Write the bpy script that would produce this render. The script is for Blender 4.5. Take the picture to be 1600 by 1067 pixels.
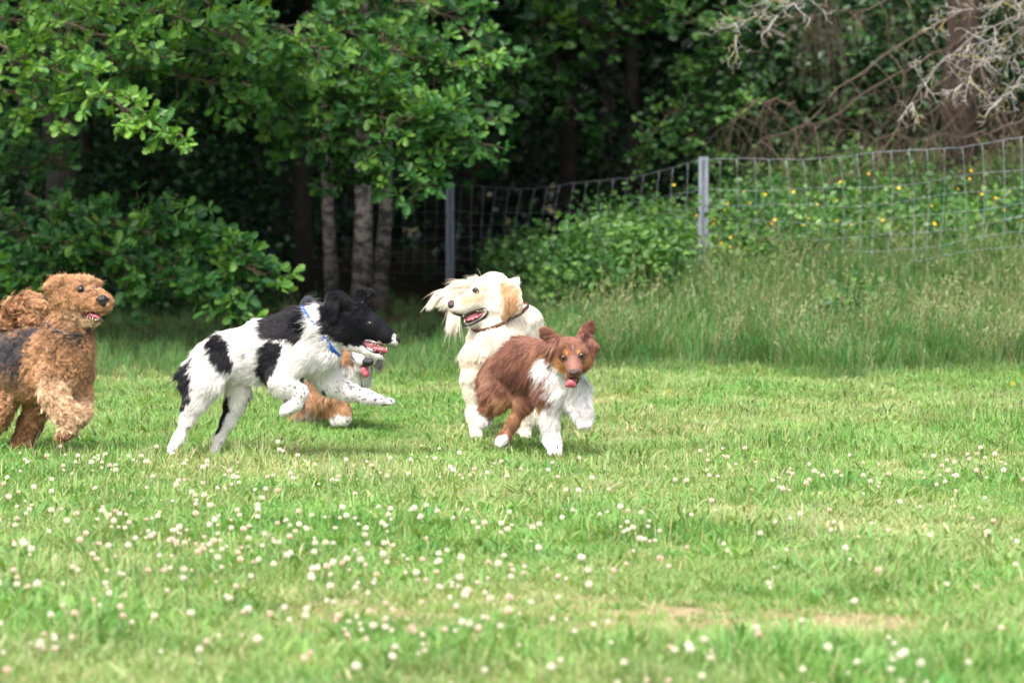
import bpy, math, random
import numpy as np
from mathutils import Vector, Matrix
from mathutils.kdtree import KDTree

for o in list(bpy.data.objects):
    bpy.data.objects.remove(o)
random.seed(7)
RNG = np.random.default_rng(11)
scn = bpy.context.scene
COL = scn.collection

# ------------------------------------------------------------------ camera
FPX, CX, CY, CAMH, HOR = 4500.0, 800.0, 533.5, 1.2, 286.0
PITCH = math.atan((CY - HOR) / FPX)
cam_d = bpy.data.cameras.new('camera')
cam = bpy.data.objects.new('camera', cam_d)
COL.objects.link(cam)
cam.location = (0, 0, CAMH)
cam.rotation_euler = (math.pi / 2 - PITCH, 0, 0)
cam_d.sensor_width = 36.0
cam_d.lens = 36.0 * FPX / 1600.0
cam_d.clip_start = 0.1
cam_d.clip_end = 600
cam_d.dof.use_dof = True
cam_d.dof.focus_distance = 12.9
cam_d.dof.aperture_fstop = 3.2
cam_d.dof.aperture_blades = 9
scn.camera = cam

# ------------------------------------------------------------------ light
SUN_EL, SUN_AZ = math.radians(58), math.radians(205)      # azimuth clockwise from +Y (away from the camera)
world = bpy.data.worlds.new('World')
scn.world = world
world.use_nodes = True
wn = world.node_tree
bg = wn.nodes['Background']
sky = wn.nodes.new('ShaderNodeTexSky')
sky.sky_type = 'NISHITA'
sky.sun_disc = False
sky.sun_elevation = SUN_EL
sky.sun_rotation = SUN_AZ
sky.air_density = 0.8
sky.dust_density = 6.0
sky.ozone_density = 0.6
hs = wn.nodes.new('ShaderNodeHueSaturation')
hs.inputs['Saturation'].default_value = 0.85
wn.links.new(sky.outputs[0], hs.inputs['Color'])
wn.links.new(hs.outputs[0], bg.inputs['Color'])
bg.inputs['Strength'].default_value = 0.15
sl = bpy.data.lights.new('sun', 'SUN')
sl.energy = 1.5
sl.angle = math.radians(15)
sl.color = (1.0, 0.98, 0.94)
sun = bpy.data.objects.new('sun', sl)
COL.objects.link(sun)
sd = Vector((math.sin(SUN_AZ) * math.cos(SUN_EL), math.cos(SUN_AZ) * math.cos(SUN_EL), math.sin(SUN_EL)))
sun.rotation_euler = sd.to_track_quat('Z', 'Y').to_euler()
sun.location = sd * 30
scn.view_settings.view_transform = 'Standard'
scn.view_settings.look = 'None'
scn.view_settings.gamma = 1.0
scn.view_settings.use_curve_mapping = False
scn.view_settings.exposure = 1.40
scn.cycles.max_bounces = 7
scn.cycles.transparent_max_bounces = 4
scn.cycles.diffuse_bounces = 4
scn.cycles.glossy_bounces = 2
scn.cycles.transmission_bounces = 4
scn.cycles.sample_clamp_indirect = 6
scn.cycles.caustics_reflective = False
scn.cycles.caustics_refractive = False

# ------------------------------------------------------------------ helpers
CP, SP = math.cos(PITCH), math.sin(PITCH)

def PX(px, py, Y):
    """world point on the vertical plane y = Y seen at photo pixel (px, py); arrays welcome"""
    u = (np.asarray(px, float) - CX) / FPX
    v = (CY - np.asarray(py, float)) / FPX
    dy = CP + v * SP
    dz = v * CP - SP
    t = np.asarray(Y, float) / dy
    return np.stack(np.broadcast_arrays(u * t, Y, CAMH + dz * t), -1)

def V(*a):
    return np.array(a, float)

def norm(a):
    return a / np.maximum(np.linalg.norm(a, axis=-1, keepdims=True), 1e-9)

def vnoise(p, scale=1.0, seed=0):
    """cheap value noise 0..1 on an (n,3) array"""
    p = np.asarray(p, float) * scale + seed * 17.13
    i = np.floor(p).astype(np.int64)
    f = p - i
    f = f * f * (3 - 2 * f)
    def h(ix, iy, iz):
        n = (ix * 73856093) ^ (iy * 19349663) ^ (iz * 83492791)
        n = (n ^ (n >> 13)) * 1274126177
        return ((n ^ (n >> 16)) & 0xffff) / 65535.0
    r = 0
    for a in (0, 1):
        for b in (0, 1):
            for c in (0, 1):
                w = (f[:, 0] if a else 1 - f[:, 0]) * (f[:, 1] if b else 1 - f[:, 1]) * (f[:, 2] if c else 1 - f[:, 2])
                r = r + w * h(i[:, 0] + a, i[:, 1] + b, i[:, 2] + c)
    return r

def tag(o, label=None, cat=None, group=None, kind=None):
    if label: o['label'] = label
    if cat: o['category'] = cat
    if group: o['group'] = group
    if kind: o['kind'] = kind
    return o

def root(name, loc, label, cat, group=None):
    o = bpy.data.objects.new(name, None)
    COL.objects.link(o)
    o.location = tuple(float(c) for c in loc)
    o.empty_display_size = 0.1
    return tag(o, label, cat, group)

def link(name, data, mat=None, parent=None, base=None):
    o = bpy.data.objects.new(name, data)
    COL.objects.link(o)
    if mat is not None and len(data.materials) == 0:
        data.materials.append(mat)
    if parent is not None:
        o.parent = parent
        b = parent
        off = Vector((0, 0, 0))
        while b is not None:
            off += b.location
            b = b.parent
        o.location = -off
    return o

def mesh_np(name, verts, faces, col=None, mats=None, fmat=None, smooth=False):
    """faces: (n,3) or (n,4) int array or list of arrays"""
    if not isinstance(faces, list):
        faces = [faces]
    me = bpy.data.meshes.new(name)
    verts = np.asarray(verts, np.float32)
    loops = np.concatenate([np.asarray(f, np.int32).ravel() for f in faces])
    tot = np.concatenate([np.full(len(f), np.asarray(f).shape[1], np.int32) for f in faces])
    start = np.concatenate([[0], np.cumsum(tot)[:-1]]).astype(np.int32)
    me.vertices.add(len(verts))
    me.vertices.foreach_set('co', verts.ravel())
    me.loops.add(len(loops))
    me.loops.foreach_set('vertex_index', loops)
    me.polygons.add(len(tot))
    me.polygons.foreach_set('loop_start', start)
    me.polygons.foreach_set('loop_total', tot)
    if fmat is not None:
        me.polygons.foreach_set('material_index', np.asarray(fmat, np.int32))
    me.polygons.foreach_set('use_smooth', np.full(len(tot), smooth))
    me.update(calc_edges=True)
    if col is not None:
        a = me.attributes.new('col', 'FLOAT_COLOR', 'POINT')
        c = np.ones((len(verts), 4), np.float32)
        c[:, :3] = col
        a.data.foreach_set('color', c.ravel())
    for m in (mats or []):
        me.materials.append(m)
    return me

class Geo:
    """collects triangles/quads with a colour per vertex"""
    def __init__(s):
        s.v, s.q, s.t, s.c, s.n = [], [], [], [], 0
    def add(s, v, quads=None, tris=None, col=(1, 1, 1)):
        v = np.asarray(v, float)
        if quads is not None and len(quads): s.q.append(np.asarray(quads) + s.n)
        if tris is not None and len(tris): s.t.append(np.asarray(tris) + s.n)
        s.v.append(v)
        s.c.append(np.broadcast_to(np.asarray(col, float), (len(v), 3)))
        s.n += len(v)
    def tube(s, pts, rad, sides=6, col=(1, 1, 1), cap=True):
        pts = np.asarray(pts, float)
        n = len(pts)
        rad = np.broadcast_to(np.asarray(rad, float), (n,))
        tg = norm(np.gradient(pts, axis=0))
        ref = V(0, 0, 1) if abs(tg[:, 2].mean()) < 0.8 else V(0, 1, 0)
        a = norm(np.cross(tg, ref)); b = np.cross(tg, a)
        th = np.arange(sides) * 2 * math.pi / sides
        ring = pts[:, None] + rad[:, None, None] * (np.cos(th)[None, :, None] * a[:, None] + np.sin(th)[None, :, None] * b[:, None])
        i = np.arange(n - 1)[:, None] * sides; j = np.arange(sides)[None]
        k = (j + 1) % sides
        q = np.stack([i + j, i + k, i + sides + k, i + sides + j], -1).reshape(-1, 4)
        v = ring.reshape(-1, 3)
        t = None
        if cap:
            v = np.vstack([v, pts[0], pts[-1]])
            jj = np.arange(sides); kk = (jj + 1) % sides
            t = np.vstack([np.stack([kk, jj, np.full(sides, n * sides)], -1),
                           np.stack([(n - 1) * sides + jj, (n - 1) * sides + kk, np.full(sides, n * sides + 1)], -1)])
        s.add(v, q, t, col)
    def mesh(s, name, smooth=True, mats=None):
        f = []
        if s.q: f.append(np.vstack(s.q))
        if s.t: f.append(np.vstack(s.t))
        return mesh_np(name, np.vstack(s.v), f, np.vstack(s.c), mats=mats, smooth=smooth)

def newmat(name):
    m = bpy.data.materials.new(name)
    m.use_nodes = True
    nt = m.node_tree
    nt.nodes.clear()
    out = nt.nodes.new('ShaderNodeOutputMaterial')
    return m, nt, out

def N(nt, typ, **kw):
    n = nt.nodes.new(typ)
    for k, v in kw.items():
        if k.startswith('i_'):
            key = k[2:].replace('_', ' ')
            n.inputs[key].default_value = v
        else:
            setattr(n, k, v)
    return n

def mixc(nt, fac, a, b, mode='MIX'):
    n = nt.nodes.new('ShaderNodeMix'); n.data_type = 'RGBA'; n.blend_type = mode
    for sock, val in ((n.inputs[0], fac), (n.inputs[6], a), (n.inputs[7], b)):
        if hasattr(val, 'links') or hasattr(val, 'is_output'):
            nt.links.new(val, sock)
        else:
            sock.default_value = val if isinstance(val, (int, float)) else (*val, 1)
    return n.outputs[2]

def pbr(name, color=None, rough=0.6, attr=False, noise=None, metal=0.0, bump=0.0, bscale=60, trans=0.0, spec=0.5, sheen=0, coat=0, rand=0.0, sss=0):
    m, nt, out = newmat(name)
    L = nt.links.new
    p = N(nt, 'ShaderNodeBsdfPrincipled')
    p.inputs['Roughness'].default_value = rough
    p.inputs['Metallic'].default_value = metal
    p.inputs['Specular IOR Level'].default_value = spec
    p.inputs['Coat Weight'].default_value = coat
    p.inputs['Subsurface Weight'].default_value = sss
    if sheen: p.inputs['Sheen Weight'].default_value = sheen
    if attr:
        c = N(nt, 'ShaderNodeAttribute', attribute_name='col').outputs['Color']
    else:
        r = N(nt, 'ShaderNodeRGB'); r.outputs[0].default_value = (*color, 1); c = r.outputs[0]
    if noise:
        tc = N(nt, 'ShaderNodeTexCoord')
        t = N(nt, 'ShaderNodeTexNoise'); t.inputs['Scale'].default_value = noise[0]; t.inputs['Detail'].default_value = 5
        L(tc.outputs['Object'], t.inputs['Vector'])
        rr = N(nt, 'ShaderNodeMapRange'); rr.inputs['To Min'].default_value = 1 - noise[1]; rr.inputs['To Max'].default_value = 1 + noise[1]
        rr.inputs['From Min'].default_value = 0.3; rr.inputs['From Max'].default_value = 0.7
        L(t.outputs['Fac'], rr.inputs['Value'])
        mm = N(nt, 'ShaderNodeVectorMath', operation='SCALE'); L(c, mm.inputs[0]); L(rr.outputs[0], mm.inputs['Scale'])
        c = mm.outputs[0]
    if rand:
        oi = N(nt, 'ShaderNodeObjectInfo')
        rr = N(nt, 'ShaderNodeMapRange'); rr.inputs['To Min'].default_value = 1 - rand; rr.inputs['To Max'].default_value = 1 + rand
        L(oi.outputs['Random'], rr.inputs['Value'])
        mm = N(nt, 'ShaderNodeVectorMath', operation='SCALE'); L(c, mm.inputs[0]); L(rr.outputs[0], mm.inputs['Scale'])
        c = mm.outputs[0]
    L(c, p.inputs['Base Color'])
    if bump:
        t = N(nt, 'ShaderNodeTexNoise'); t.inputs['Scale'].default_value = bscale; t.inputs['Detail'].default_value = 6
        b = N(nt, 'ShaderNodeBump'); b.inputs['Strength'].default_value = bump; b.inputs['Distance'].default_value = 0.02
        L(t.outputs['Fac'], b.inputs['Height']); L(b.outputs[0], p.inputs['Normal'])
    sh = p.outputs[0]
    if trans:
        tr = N(nt, 'ShaderNodeBsdfTranslucent')
        mm = N(nt, 'ShaderNodeVectorMath', operation='MULTIPLY'); L(c, mm.inputs[0]); mm.inputs[1].default_value = (1.35, 1.25, 0.55)
        L(mm.outputs[0], tr.inputs['Color'])
        mx = N(nt, 'ShaderNodeMixShader'); mx.inputs[0].default_value = trans
        L(sh, mx.inputs[1]); L(tr.outputs[0], mx.inputs[2]); sh = mx.outputs[0]
    L(sh, out.inputs['Surface'])
    return m
# ------------------------------------------------------------------ ground
def sstep(a, b, x):
    t = np.clip((np.asarray(x, float) - a) / (b - a), 0, 1)
    return t * t * (3 - 2 * t)

def ground_h(x, y):
    x = np.asarray(x, float); y = np.asarray(y, float)
    right = sstep(-0.4, 3.2, x)
    bank = (0.06 + 0.42 * right) * sstep(20.2, 23.6, y) + (0.05 + 0.75 * sstep(0.4, 3.0, x)) * sstep(23.0, 28.0, y)
    bump = 0.02 * np.sin(x * 1.7 + 0.6 * y) * np.sin(y * 0.9 + 1.3) * sstep(14.5, 20, y)
    small = 0.012 * np.sin(x * 5.1 + 1.0) * np.sin(y * 3.7)
    return bank + bump - 0.034 * (1 - sstep(18, 22, y)) - 0.004 + small * sstep(15, 22, y)

def grass_edge(x):
    """distance at which the mown meadow gives way to the verge / wood"""
    x = np.asarray(x, float)
    return 17.5 + 0.9 * sstep(-1.5, 1.0, x) + 0.35 * np.sin(x * 1.9) + 0.15 * np.sin(x * 5.3)

WEAR_SPOTS = [(1290, 955, .30, 1.0), (1400, 962, .26, .9), (1180, 945, .26, .85), (880, 940, .16, .7), (330, 848, .34, .6), (150, 858, .30, .55), (590, 852, .24, .5), (1010, 705, .45, .45), (820, 700, .3, .4),
              (340, 838, .1, 1.0), (1500, 900, .25, .5), (90, 1040, .22, .6), (450, 1000, .2, .4), (1000, 860, .3, .35), (1240, 650, .6, .4), (700, 640, .5, .45), (1560, 640, .5, .35), (1290, 735, .10, .9), (1050, 930, .18, .3)]
WEAR_SPOTS = [(float((px - CX) / FPX * (FPX * CAMH / (py - HOR))), FPX * CAMH / (py - HOR), r, w * 0.8) for px, py, r, w in WEAR_SPOTS]
def wear_at(x, y):
    q = np.stack([x, y, 0 * x], -1)
    n = vnoise(q, 0.9, 4) * 0.5 + vnoise(q, 2.7, 6) * 0.3 + vnoise(q, 7, 2) * 0.2
    w = np.clip((n - 0.55) * 3.2, 0, 0.7)
    for a, b, r, k in WEAR_SPOTS:
        d = np.sqrt((x - a) ** 2 + ((y - b) / 1.3) ** 2) / r
        w = np.maximum(w, k * np.clip(1.3 - d - 1.6 * (n - 0.45) + 1.3 * (vnoise(q, 16, 9) - 0.5), 0, 1))
    return np.clip(w, 0, 1)

def terrain():
    xs = np.concatenate([np.linspace(-200, -14, 20)[:-1], np.linspace(-14, -5, 37)[:-1], np.linspace(-5, 5, 126), np.linspace(5, 14, 37)[1:], np.linspace(14, 200, 20)[1:]])
    ys = np.concatenate([np.linspace(-60, 3, 14)[:-1], np.linspace(3, 6, 13)[:-1], np.linspace(6, 21, 188), np.linspace(21, 40, 77)[1:], np.linspace(40, 320, 20)[1:]])
    X, Y = np.meshgrid(xs, ys, indexing='ij')
    Z = ground_h(X, Y)
    nx, ny = X.shape
    i = np.arange(nx - 1)[:, None] * ny + np.arange(ny - 1)[None]
    q = np.stack([i, i + ny, i + ny + 1, i + 1], -1).reshape(-1, 4)
    v = np.stack([X, Y, Z], -1).reshape(-1, 3)
    m, nt, out = newmat('meadow_soil')
    L = nt.links.new
    p = N(nt, 'ShaderNodeBsdfPrincipled'); p.inputs['Roughness'].default_value = 0.95; p.inputs['Specular IOR Level'].default_value = 0.1
    geo = N(nt, 'ShaderNodeNewGeometry')
    t1 = N(nt, 'ShaderNodeTexNoise'); t1.inputs['Scale'].default_value = 40; t1.inputs['Detail'].default_value = 6; L(geo.outputs['Position'], t1.inputs['Vector'])
    t2 = N(nt, 'ShaderNodeTexNoise'); t2.inputs['Scale'].default_value = 0.9; t2.inputs['Detail'].default_value = 3; L(geo.outputs['Position'], t2.inputs['Vector'])
    r1 = N(nt, 'ShaderNodeMapRange'); r1.inputs['From Min'].default_value = 0.35; r1.inputs['From Max'].default_value = 0.65; L(t1.outputs['Fac'], r1.inputs['Value'])
    c1 = mixc(nt, r1.outputs[0], (0.07, 0.13, 0.025), (0.22, 0.22, 0.09))
    wa = N(nt, 'ShaderNodeAttribute', attribute_name='col')
    sp_ = N(nt, 'ShaderNodeSeparateColor'); L(wa.outputs['Color'], sp_.inputs[0])
    c2 = mixc(nt, sp_.outputs[0], c1, (0.37, 0.265, 0.175))
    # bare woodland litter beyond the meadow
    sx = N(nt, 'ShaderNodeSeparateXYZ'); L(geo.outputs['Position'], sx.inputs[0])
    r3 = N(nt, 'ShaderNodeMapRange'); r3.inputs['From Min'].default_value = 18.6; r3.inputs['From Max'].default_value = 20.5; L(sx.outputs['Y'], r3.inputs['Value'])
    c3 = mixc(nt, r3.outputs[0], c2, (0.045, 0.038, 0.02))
    L(c3, p.inputs['Base Color'])
    b = N(nt, 'ShaderNodeBump'); b.inputs['Strength'].default_value = 0.8; b.inputs['Distance'].default_value = 0.03; L(t1.outputs['Fac'], b.inputs['Height']); L(b.outputs[0], p.inputs['Normal'])
    L(p.outputs[0], out.inputs['Surface'])
    wr = wear_at(v[:, 0], v[:, 1])
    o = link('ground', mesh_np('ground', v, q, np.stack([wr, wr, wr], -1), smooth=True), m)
    tag(o, kind='structure')
terrain()

# ------------------------------------------------------------------ grass
def grass_mat(name, a, b, dry, nsc=0.8, drylo=0.50, dryhi=0.70, trans=0.35, rough=0.55):
    m, nt, out = newmat(name)
    L = nt.links.new
    geo = N(nt, 'ShaderNodeNewGeometry'); oi = N(nt, 'ShaderNodeObjectInfo')
    at = N(nt, 'ShaderNodeAttribute', attribute_name='col')
    t = N(nt, 'ShaderNodeTexNoise'); t.inputs['Scale'].default_value = nsc; t.inputs['Detail'].default_value = 4; t.inputs['Roughness'].default_value = 0.6
    L(geo.outputs['Position'], t.inputs['Vector'])
    t2 = N(nt, 'ShaderNodeTexNoise'); t2.inputs['Scale'].default_value = nsc * 4.5; t2.inputs['Detail'].default_value = 3
    L(geo.outputs['Position'], t2.inputs['Vector'])
    sep = N(nt, 'ShaderNodeSeparateColor'); L(at.outputs['Color'], sep.inputs[0])
    r2 = N(nt, 'ShaderNodeMapRange'); r2.inputs['From Min'].default_value = 0.35; r2.inputs['From Max'].default_value = 0.65; L(t2.outputs['Fac'], r2.inputs['Value'])
    f = N(nt, 'ShaderNodeMath', operation='MULTIPLY_ADD'); L(sep.outputs[0], f.inputs[0]); f.inputs[1].default_value = 0.55
    f2 = N(nt, 'ShaderNodeMath', operation='MULTIPLY'); L(r2.outputs[0], f2.inputs[0]); f2.inputs[1].default_value = 0.45; L(f2.outputs[0], f.inputs[2])
    c = mixc(nt, f.outputs[0], a, b)
    r = N(nt, 'ShaderNodeMapRange'); r.inputs['From Min'].default_value = drylo; r.inputs['From Max'].default_value = dryhi; L(t.outputs['Fac'], r.inputs['Value'])
    g = N(nt, 'ShaderNodeMath', operation='MULTIPLY'); L(r.outputs[0], g.inputs[0]); L(sep.outputs[1], g.inputs[1])
    g2 = N(nt, 'ShaderNodeMath', operation='MAXIMUM'); L(g.outputs[0], g2.inputs[0]); L(sep.outputs[2], g2.inputs[1])
    hu = N(nt, 'ShaderNodeMath', operation='MULTIPLY_ADD'); L(oi.outputs['Random'], hu.inputs[0]); hu.inputs[1].default_value = 0.055; hu.inputs[2].default_value = 0.475
    hv = N(nt, 'ShaderNodeHueSaturation'); L(hu.outputs[0], hv.inputs['Hue']); L(c, hv.inputs['Color'])
    c = mixc(nt, g2.outputs[0], hv.outputs[0], dry)
    p = N(nt, 'ShaderNodeBsdfPrincipled'); p.inputs['Roughness'].default_value = rough; p.inputs['Specular IOR Level'].default_value = 0.3
    L(c, p.inputs['Base Color'])
    tr = N(nt, 'ShaderNodeBsdfTranslucent'); mm = N(nt, 'ShaderNodeVectorMath', operation='MULTIPLY'); L(c, mm.inputs[0]); mm.inputs[1].default_value = (1.3, 1.25, 0.6)
    L(mm.outputs[0], tr.inputs['Color'])
    mx = N(nt, 'ShaderNodeMixShader'); mx.inputs[0].default_value = trans
    L(p.outputs[0], mx.inputs[1]); L(tr.outputs[0], mx.inputs[2]); L(mx.outputs[0], out.inputs['Surface'])
    return m

M_GRASS = grass_mat('meadow_grass', (0.070, 0.195, 0.034), (0.26, 0.45, 0.125), (0.56, 0.48, 0.31), nsc=0.55, drylo=0.44, dryhi=0.68)
M_TALL = grass_mat('tall_grass', (0.035, 0.115, 0.028), (0.15, 0.31, 0.09), (0.42, 0.37, 0.22), nsc=0.5, drylo=0.56, dryhi=0.85)

def blades(n, rad, hmin, hmax, w, lean, rng, segs=3, dryp=0.06, bend=0.5):
    """n grass blades round the origin -> verts, tris, cols"""
    r = rad * np.sqrt(rng.random(n)); a = rng.uniform(0, 6.283, n)
    base = np.stack([r * np.cos(a), r * np.sin(a), np.full(n, -0.01)], -1)
    h = rng.uniform(hmin, hmax, n) * rng.uniform(0.6, 1, n)
    la = rng.uniform(0, 6.283, n); lv = np.stack([np.cos(la), np.sin(la), 0 * la], -1)
    le = rng.uniform(0.05, lean, n)
    side = np.stack([-np.sin(la + rng.normal(0, .6, n)), np.cos(la), 0 * la], -1)
    side = norm(side)
    V_, T_, C_ = [], [], []
    k = segs * 2 + 1
    vv = np.zeros((n, k, 3))
    for i in range(segs):
        t = i / segs
        c = base + np.stack([0 * h, 0 * h, h * (t - 0.15 * bend * t * t)], -1) + lv * (h * le * (t + bend * t * t))[:, None]
        ww = (w * rng.uniform(0.8, 1.2, n) * (1 - 0.45 * t) / 2)[:, None]
        vv[:, 2 * i] = c - side * ww; vv[:, 2 * i + 1] = c + side * ww
    vv[:, -1] = base + np.stack([0 * h, 0 * h, h * (1 - 0.3 * bend)], -1) + lv * (h * le * (1 + bend))[:, None]
    tr = []
    for i in range(segs - 1):
        b = 2 * i
        tr += [(b, b + 1, b + 3), (b, b + 3, b + 2)]
    b = 2 * (segs - 1)
    tr.append((b, b + 1, b + 2))
    tr = np.array(tr)
    tris = (tr[None] + (np.arange(n) * k)[:, None, None]).reshape(-1, 3)
    c1 = rng.random(n); c2 = np.where(rng.random(n) < 0.65, rng.uniform(0.2, 1, n), 0.1); c3 = np.where(rng.random(n) < dryp, rng.uniform(0.5, 1, n), 0)
    cc = np.repeat(np.stack([c1, c2, c3], -1), k, axis=0)
    return vv.reshape(-1, 3), tris, cc

PROTO = bpy.data.collections.new('tuft_sources')     # never linked to the scene: only the instances render

def proto(name, v, t, c, mat, coll):
    me = mesh_np(name, v, t, c, mats=[mat])
    o = bpy.data.objects.new(name, me)
    coll.objects.link(o)
    return o

def scatter_gn(name, pts, rotz, scale, coll_objs, mat, label, pick, tilt=0.12):
    """one stuff object: points with instanced tufts"""
    coll = bpy.data.collections.new(name + '_source')
    for o in coll_objs: coll.objects.link(o)
    me = bpy.data.meshes.new(name)
    me.vertices.add(len(pts)); me.vertices.foreach_set('co', np.asarray(pts, np.float32).ravel())
    rot = np.zeros((len(pts), 3), np.float32); rot[:, 2] = rotz
    rot[:, 0] = RNG.normal(0, tilt, len(pts)); rot[:, 1] = RNG.normal(0, tilt, len(pts))
    for nm, typ, key, arr in (('rot', 'FLOAT_VECTOR', 'vector', rot), ('scl', 'FLOAT', 'value', np.asarray(scale, np.float32)), ('pick', 'INT', 'value', np.asarray(pick, np.int32))):
        a = me.attributes.new(nm, typ, 'POINT'); a.data.foreach_set(key, arr.ravel())
    me.materials.append(mat)
    o = bpy.data.objects.new(name, me); COL.objects.link(o)
    ng = bpy.data.node_groups.new(name, 'GeometryNodeTree')
    ng.interface.new_socket('Geometry', in_out='INPUT', socket_type='NodeSocketGeometry')
    ng.interface.new_socket('Geometry', in_out='OUTPUT', socket_type='NodeSocketGeometry')
    gi = ng.nodes.new('NodeGroupInput'); go = ng.nodes.new('NodeGroupOutput')
    mp = ng.nodes.new('GeometryNodeMeshToPoints')
    iop = ng.nodes.new('GeometryNodeInstanceOnPoints')
    ci = ng.nodes.new('GeometryNodeCollectionInfo'); ci.inputs['Collection'].default_value = coll
    ci.inputs['Separate Children'].default_value = True; ci.inputs['Reset Children'].default_value = True
    iop.inputs['Pick Instance'].default_value = True
    def at(nm, dt):
        n = ng.nodes.new('GeometryNodeInputNamedAttribute'); n.data_type = dt; n.inputs['Name'].default_value = nm
        return n.outputs[0]
    L = ng.links.new
    L(gi.outputs[0], mp.inputs['Mesh']); L(mp.outputs[0], iop.inputs['Points'])
    L(ci.outputs[0], iop.inputs['Instance'])
    L(at('pick', 'INT'), iop.inputs['Instance Index'])
    e2r = ng.nodes.new('FunctionNodeEulerToRotation'); L(at('rot', 'FLOAT_VECTOR'), e2r.inputs[0]); L(e2r.outputs[0], iop.inputs['Rotation'])
    L(at('scl', 'FLOAT'), iop.inputs['Scale'])
    L(iop.outputs[0], go.inputs[0])
    md = o.modifiers.new('tufts', 'NODES'); md.node_group = ng
    tag(o, label, None, None, 'stuff')
    return o

def frustum_pts(n, y0, y1, margin=0.8, rng=RNG, power=1.0):
    """points on the ground within the view wedge widened by a margin"""
    out = []
    y = np.sqrt(rng.uniform(y0 ** 2, y1 ** 2, n))
    hw = y * 800 / FPX + margin
    x = rng.uniform(-1, 1, n) * hw
    return x, y

def meadow():
    rng = np.random.default_rng(5)
    objs = []
    for i in range(10):
        dryp = 0.10
        v, t, c = blades(95, 0.075, 0.018, 0.058, 0.0038, 1.2, rng, dryp=dryp)
        objs.append(proto('tuft', v, t, c, M_GRASS, PROTO))
    for i in range(3):   # taller lush tufts
        v, t, c = blades(34, 0.06, 0.05, 0.11, 0.0042, 0.6, rng, dryp=0.06)
        objs.append(proto('tuft', v, t, c, M_GRASS, PROTO))
    for i in range(4):   # broad plantain / clover leaves low down
        n = 16
        v, t, c = blades(n, 0.07, 0.03, 0.085, 0.015, 1.1, rng, segs=4, dryp=0.0)
        c[:, 0] = rng.uniform(0.0, 0.5)
        v2, t2, c2 = blades(50, 0.07, 0.03, 0.06, 0.003, 0.9, rng)
        objs.append(proto('tuft', np.vstack([v, v2]), np.vstack([t, t2 + len(v)]), np.vstack([c, c2]), M_GRASS, PROTO))
    for i in range(3):   # thin dry seed stalks
        v, t, c = blades(7, 0.08, 0.12, 0.2, 0.0016, 0.3, rng, dryp=0.7)
        w, u, e = [], [], []
        objs.append(proto('tuft', v, t, c, M_GRASS, PROTO))
    for i in range(3):   # worn straw-coloured stubble
        v, t, c = blades(34, 0.08, 0.015, 0.045, 0.004, 1.5, rng, dryp=0.75)
        objs.append(proto('tuft', v, t, c, M_GRASS, PROTO))
    N0 = 52000
    x, y = frustum_pts(N0, 6.0, 20.5, 1.5, rng)
    keep = y < grass_edge(x) + 0.9
    # wear: thin patches
    wear = wear_at(x, y)
    keep &= rng.random(N0) > wear * 0.52
    x, y, wear = x[keep], y[keep], wear[keep]
    n = len(x)
    pick = rng.integers(0, 10, n)
    lush = vnoise(np.stack([x, y, 0 * x], -1), 1.6, 8)
    pick = np.where((lush > 0.62) & (rng.random(n) < 0.14), rng.integers(10, 13, n), pick)
    pick = np.where(rng.random(n) < 0.10, rng.integers(13, 17, n), pick)
    pick = np.where(rng.random(n) < 0.035, rng.integers(17, 20, n), pick)
    pick = np.where(rng.random(n) < wear * 1.1, rng.integers(20, 23, n), pick)
    sc = rng.uniform(0.7, 1.3, n) * (0.75 + 0.6 * lush) * (1 - 0.35 * wear)
    pts = np.stack([x, y, ground_h(x, y)], -1)
    scatter_gn('meadow_grass', pts, rng.uniform(0, 6.28, n), sc, objs, M_GRASS, 'short bright green meadow grass with dry yellow patches', pick)
meadow()

# ------------------------------------------------------------------ dark seed heads standing over the mown grass (plantain)
M_SEED = pbr('plantain_seed_head', (0.045, 0.030, 0.018), 0.8)
M_STALK = pbr('green_stalk', (0.10, 0.17, 0.04), 0.6, rand=0.3)
def plantains():
    rng = np.random.default_rng(21)
    g = Geo()
    n = 1500
    x, y = frustum_pts(n, 11.5, 20.0, 0.6, rng)
    dens = vnoise(np.stack([x, y, 0 * x], -1), 0.8, 3)
    k = (rng.random(n) < 0.25 + 0.75 * (y > 14) ) & (dens > 0.35)
    x, y = x[k], y[k]
    for a, b in zip(x, y):
        z = float(ground_h(a, b)); h = rng.uniform(0.07, 0.15)
        d = rng.normal(0, 0.02, 2)
        top = V(a + d[0], b + d[1], z + h)
        g.tube([V(a, b, z), V(a + d[0] * .4, b + d[1] * .4, z + h * .6), top], 0.0010, 3, (0.12, 0.16, 0.05), cap=False)
        g.tube([top, top + V(0, 0, 0.006), top + V(0.0, 0, 0.015)], [0.0018, 0.0030, 0.0010], 5, (0.05, 0.035, 0.02), cap=False)
    o = link('plantain_seed_heads', g.mesh('plantain_seed_heads'), pbr('plantain', attr=True, rough=0.8))
    tag(o, 'dark little plantain seed heads on thin stalks above the short grass', kind='stuff')
plantains()

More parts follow.
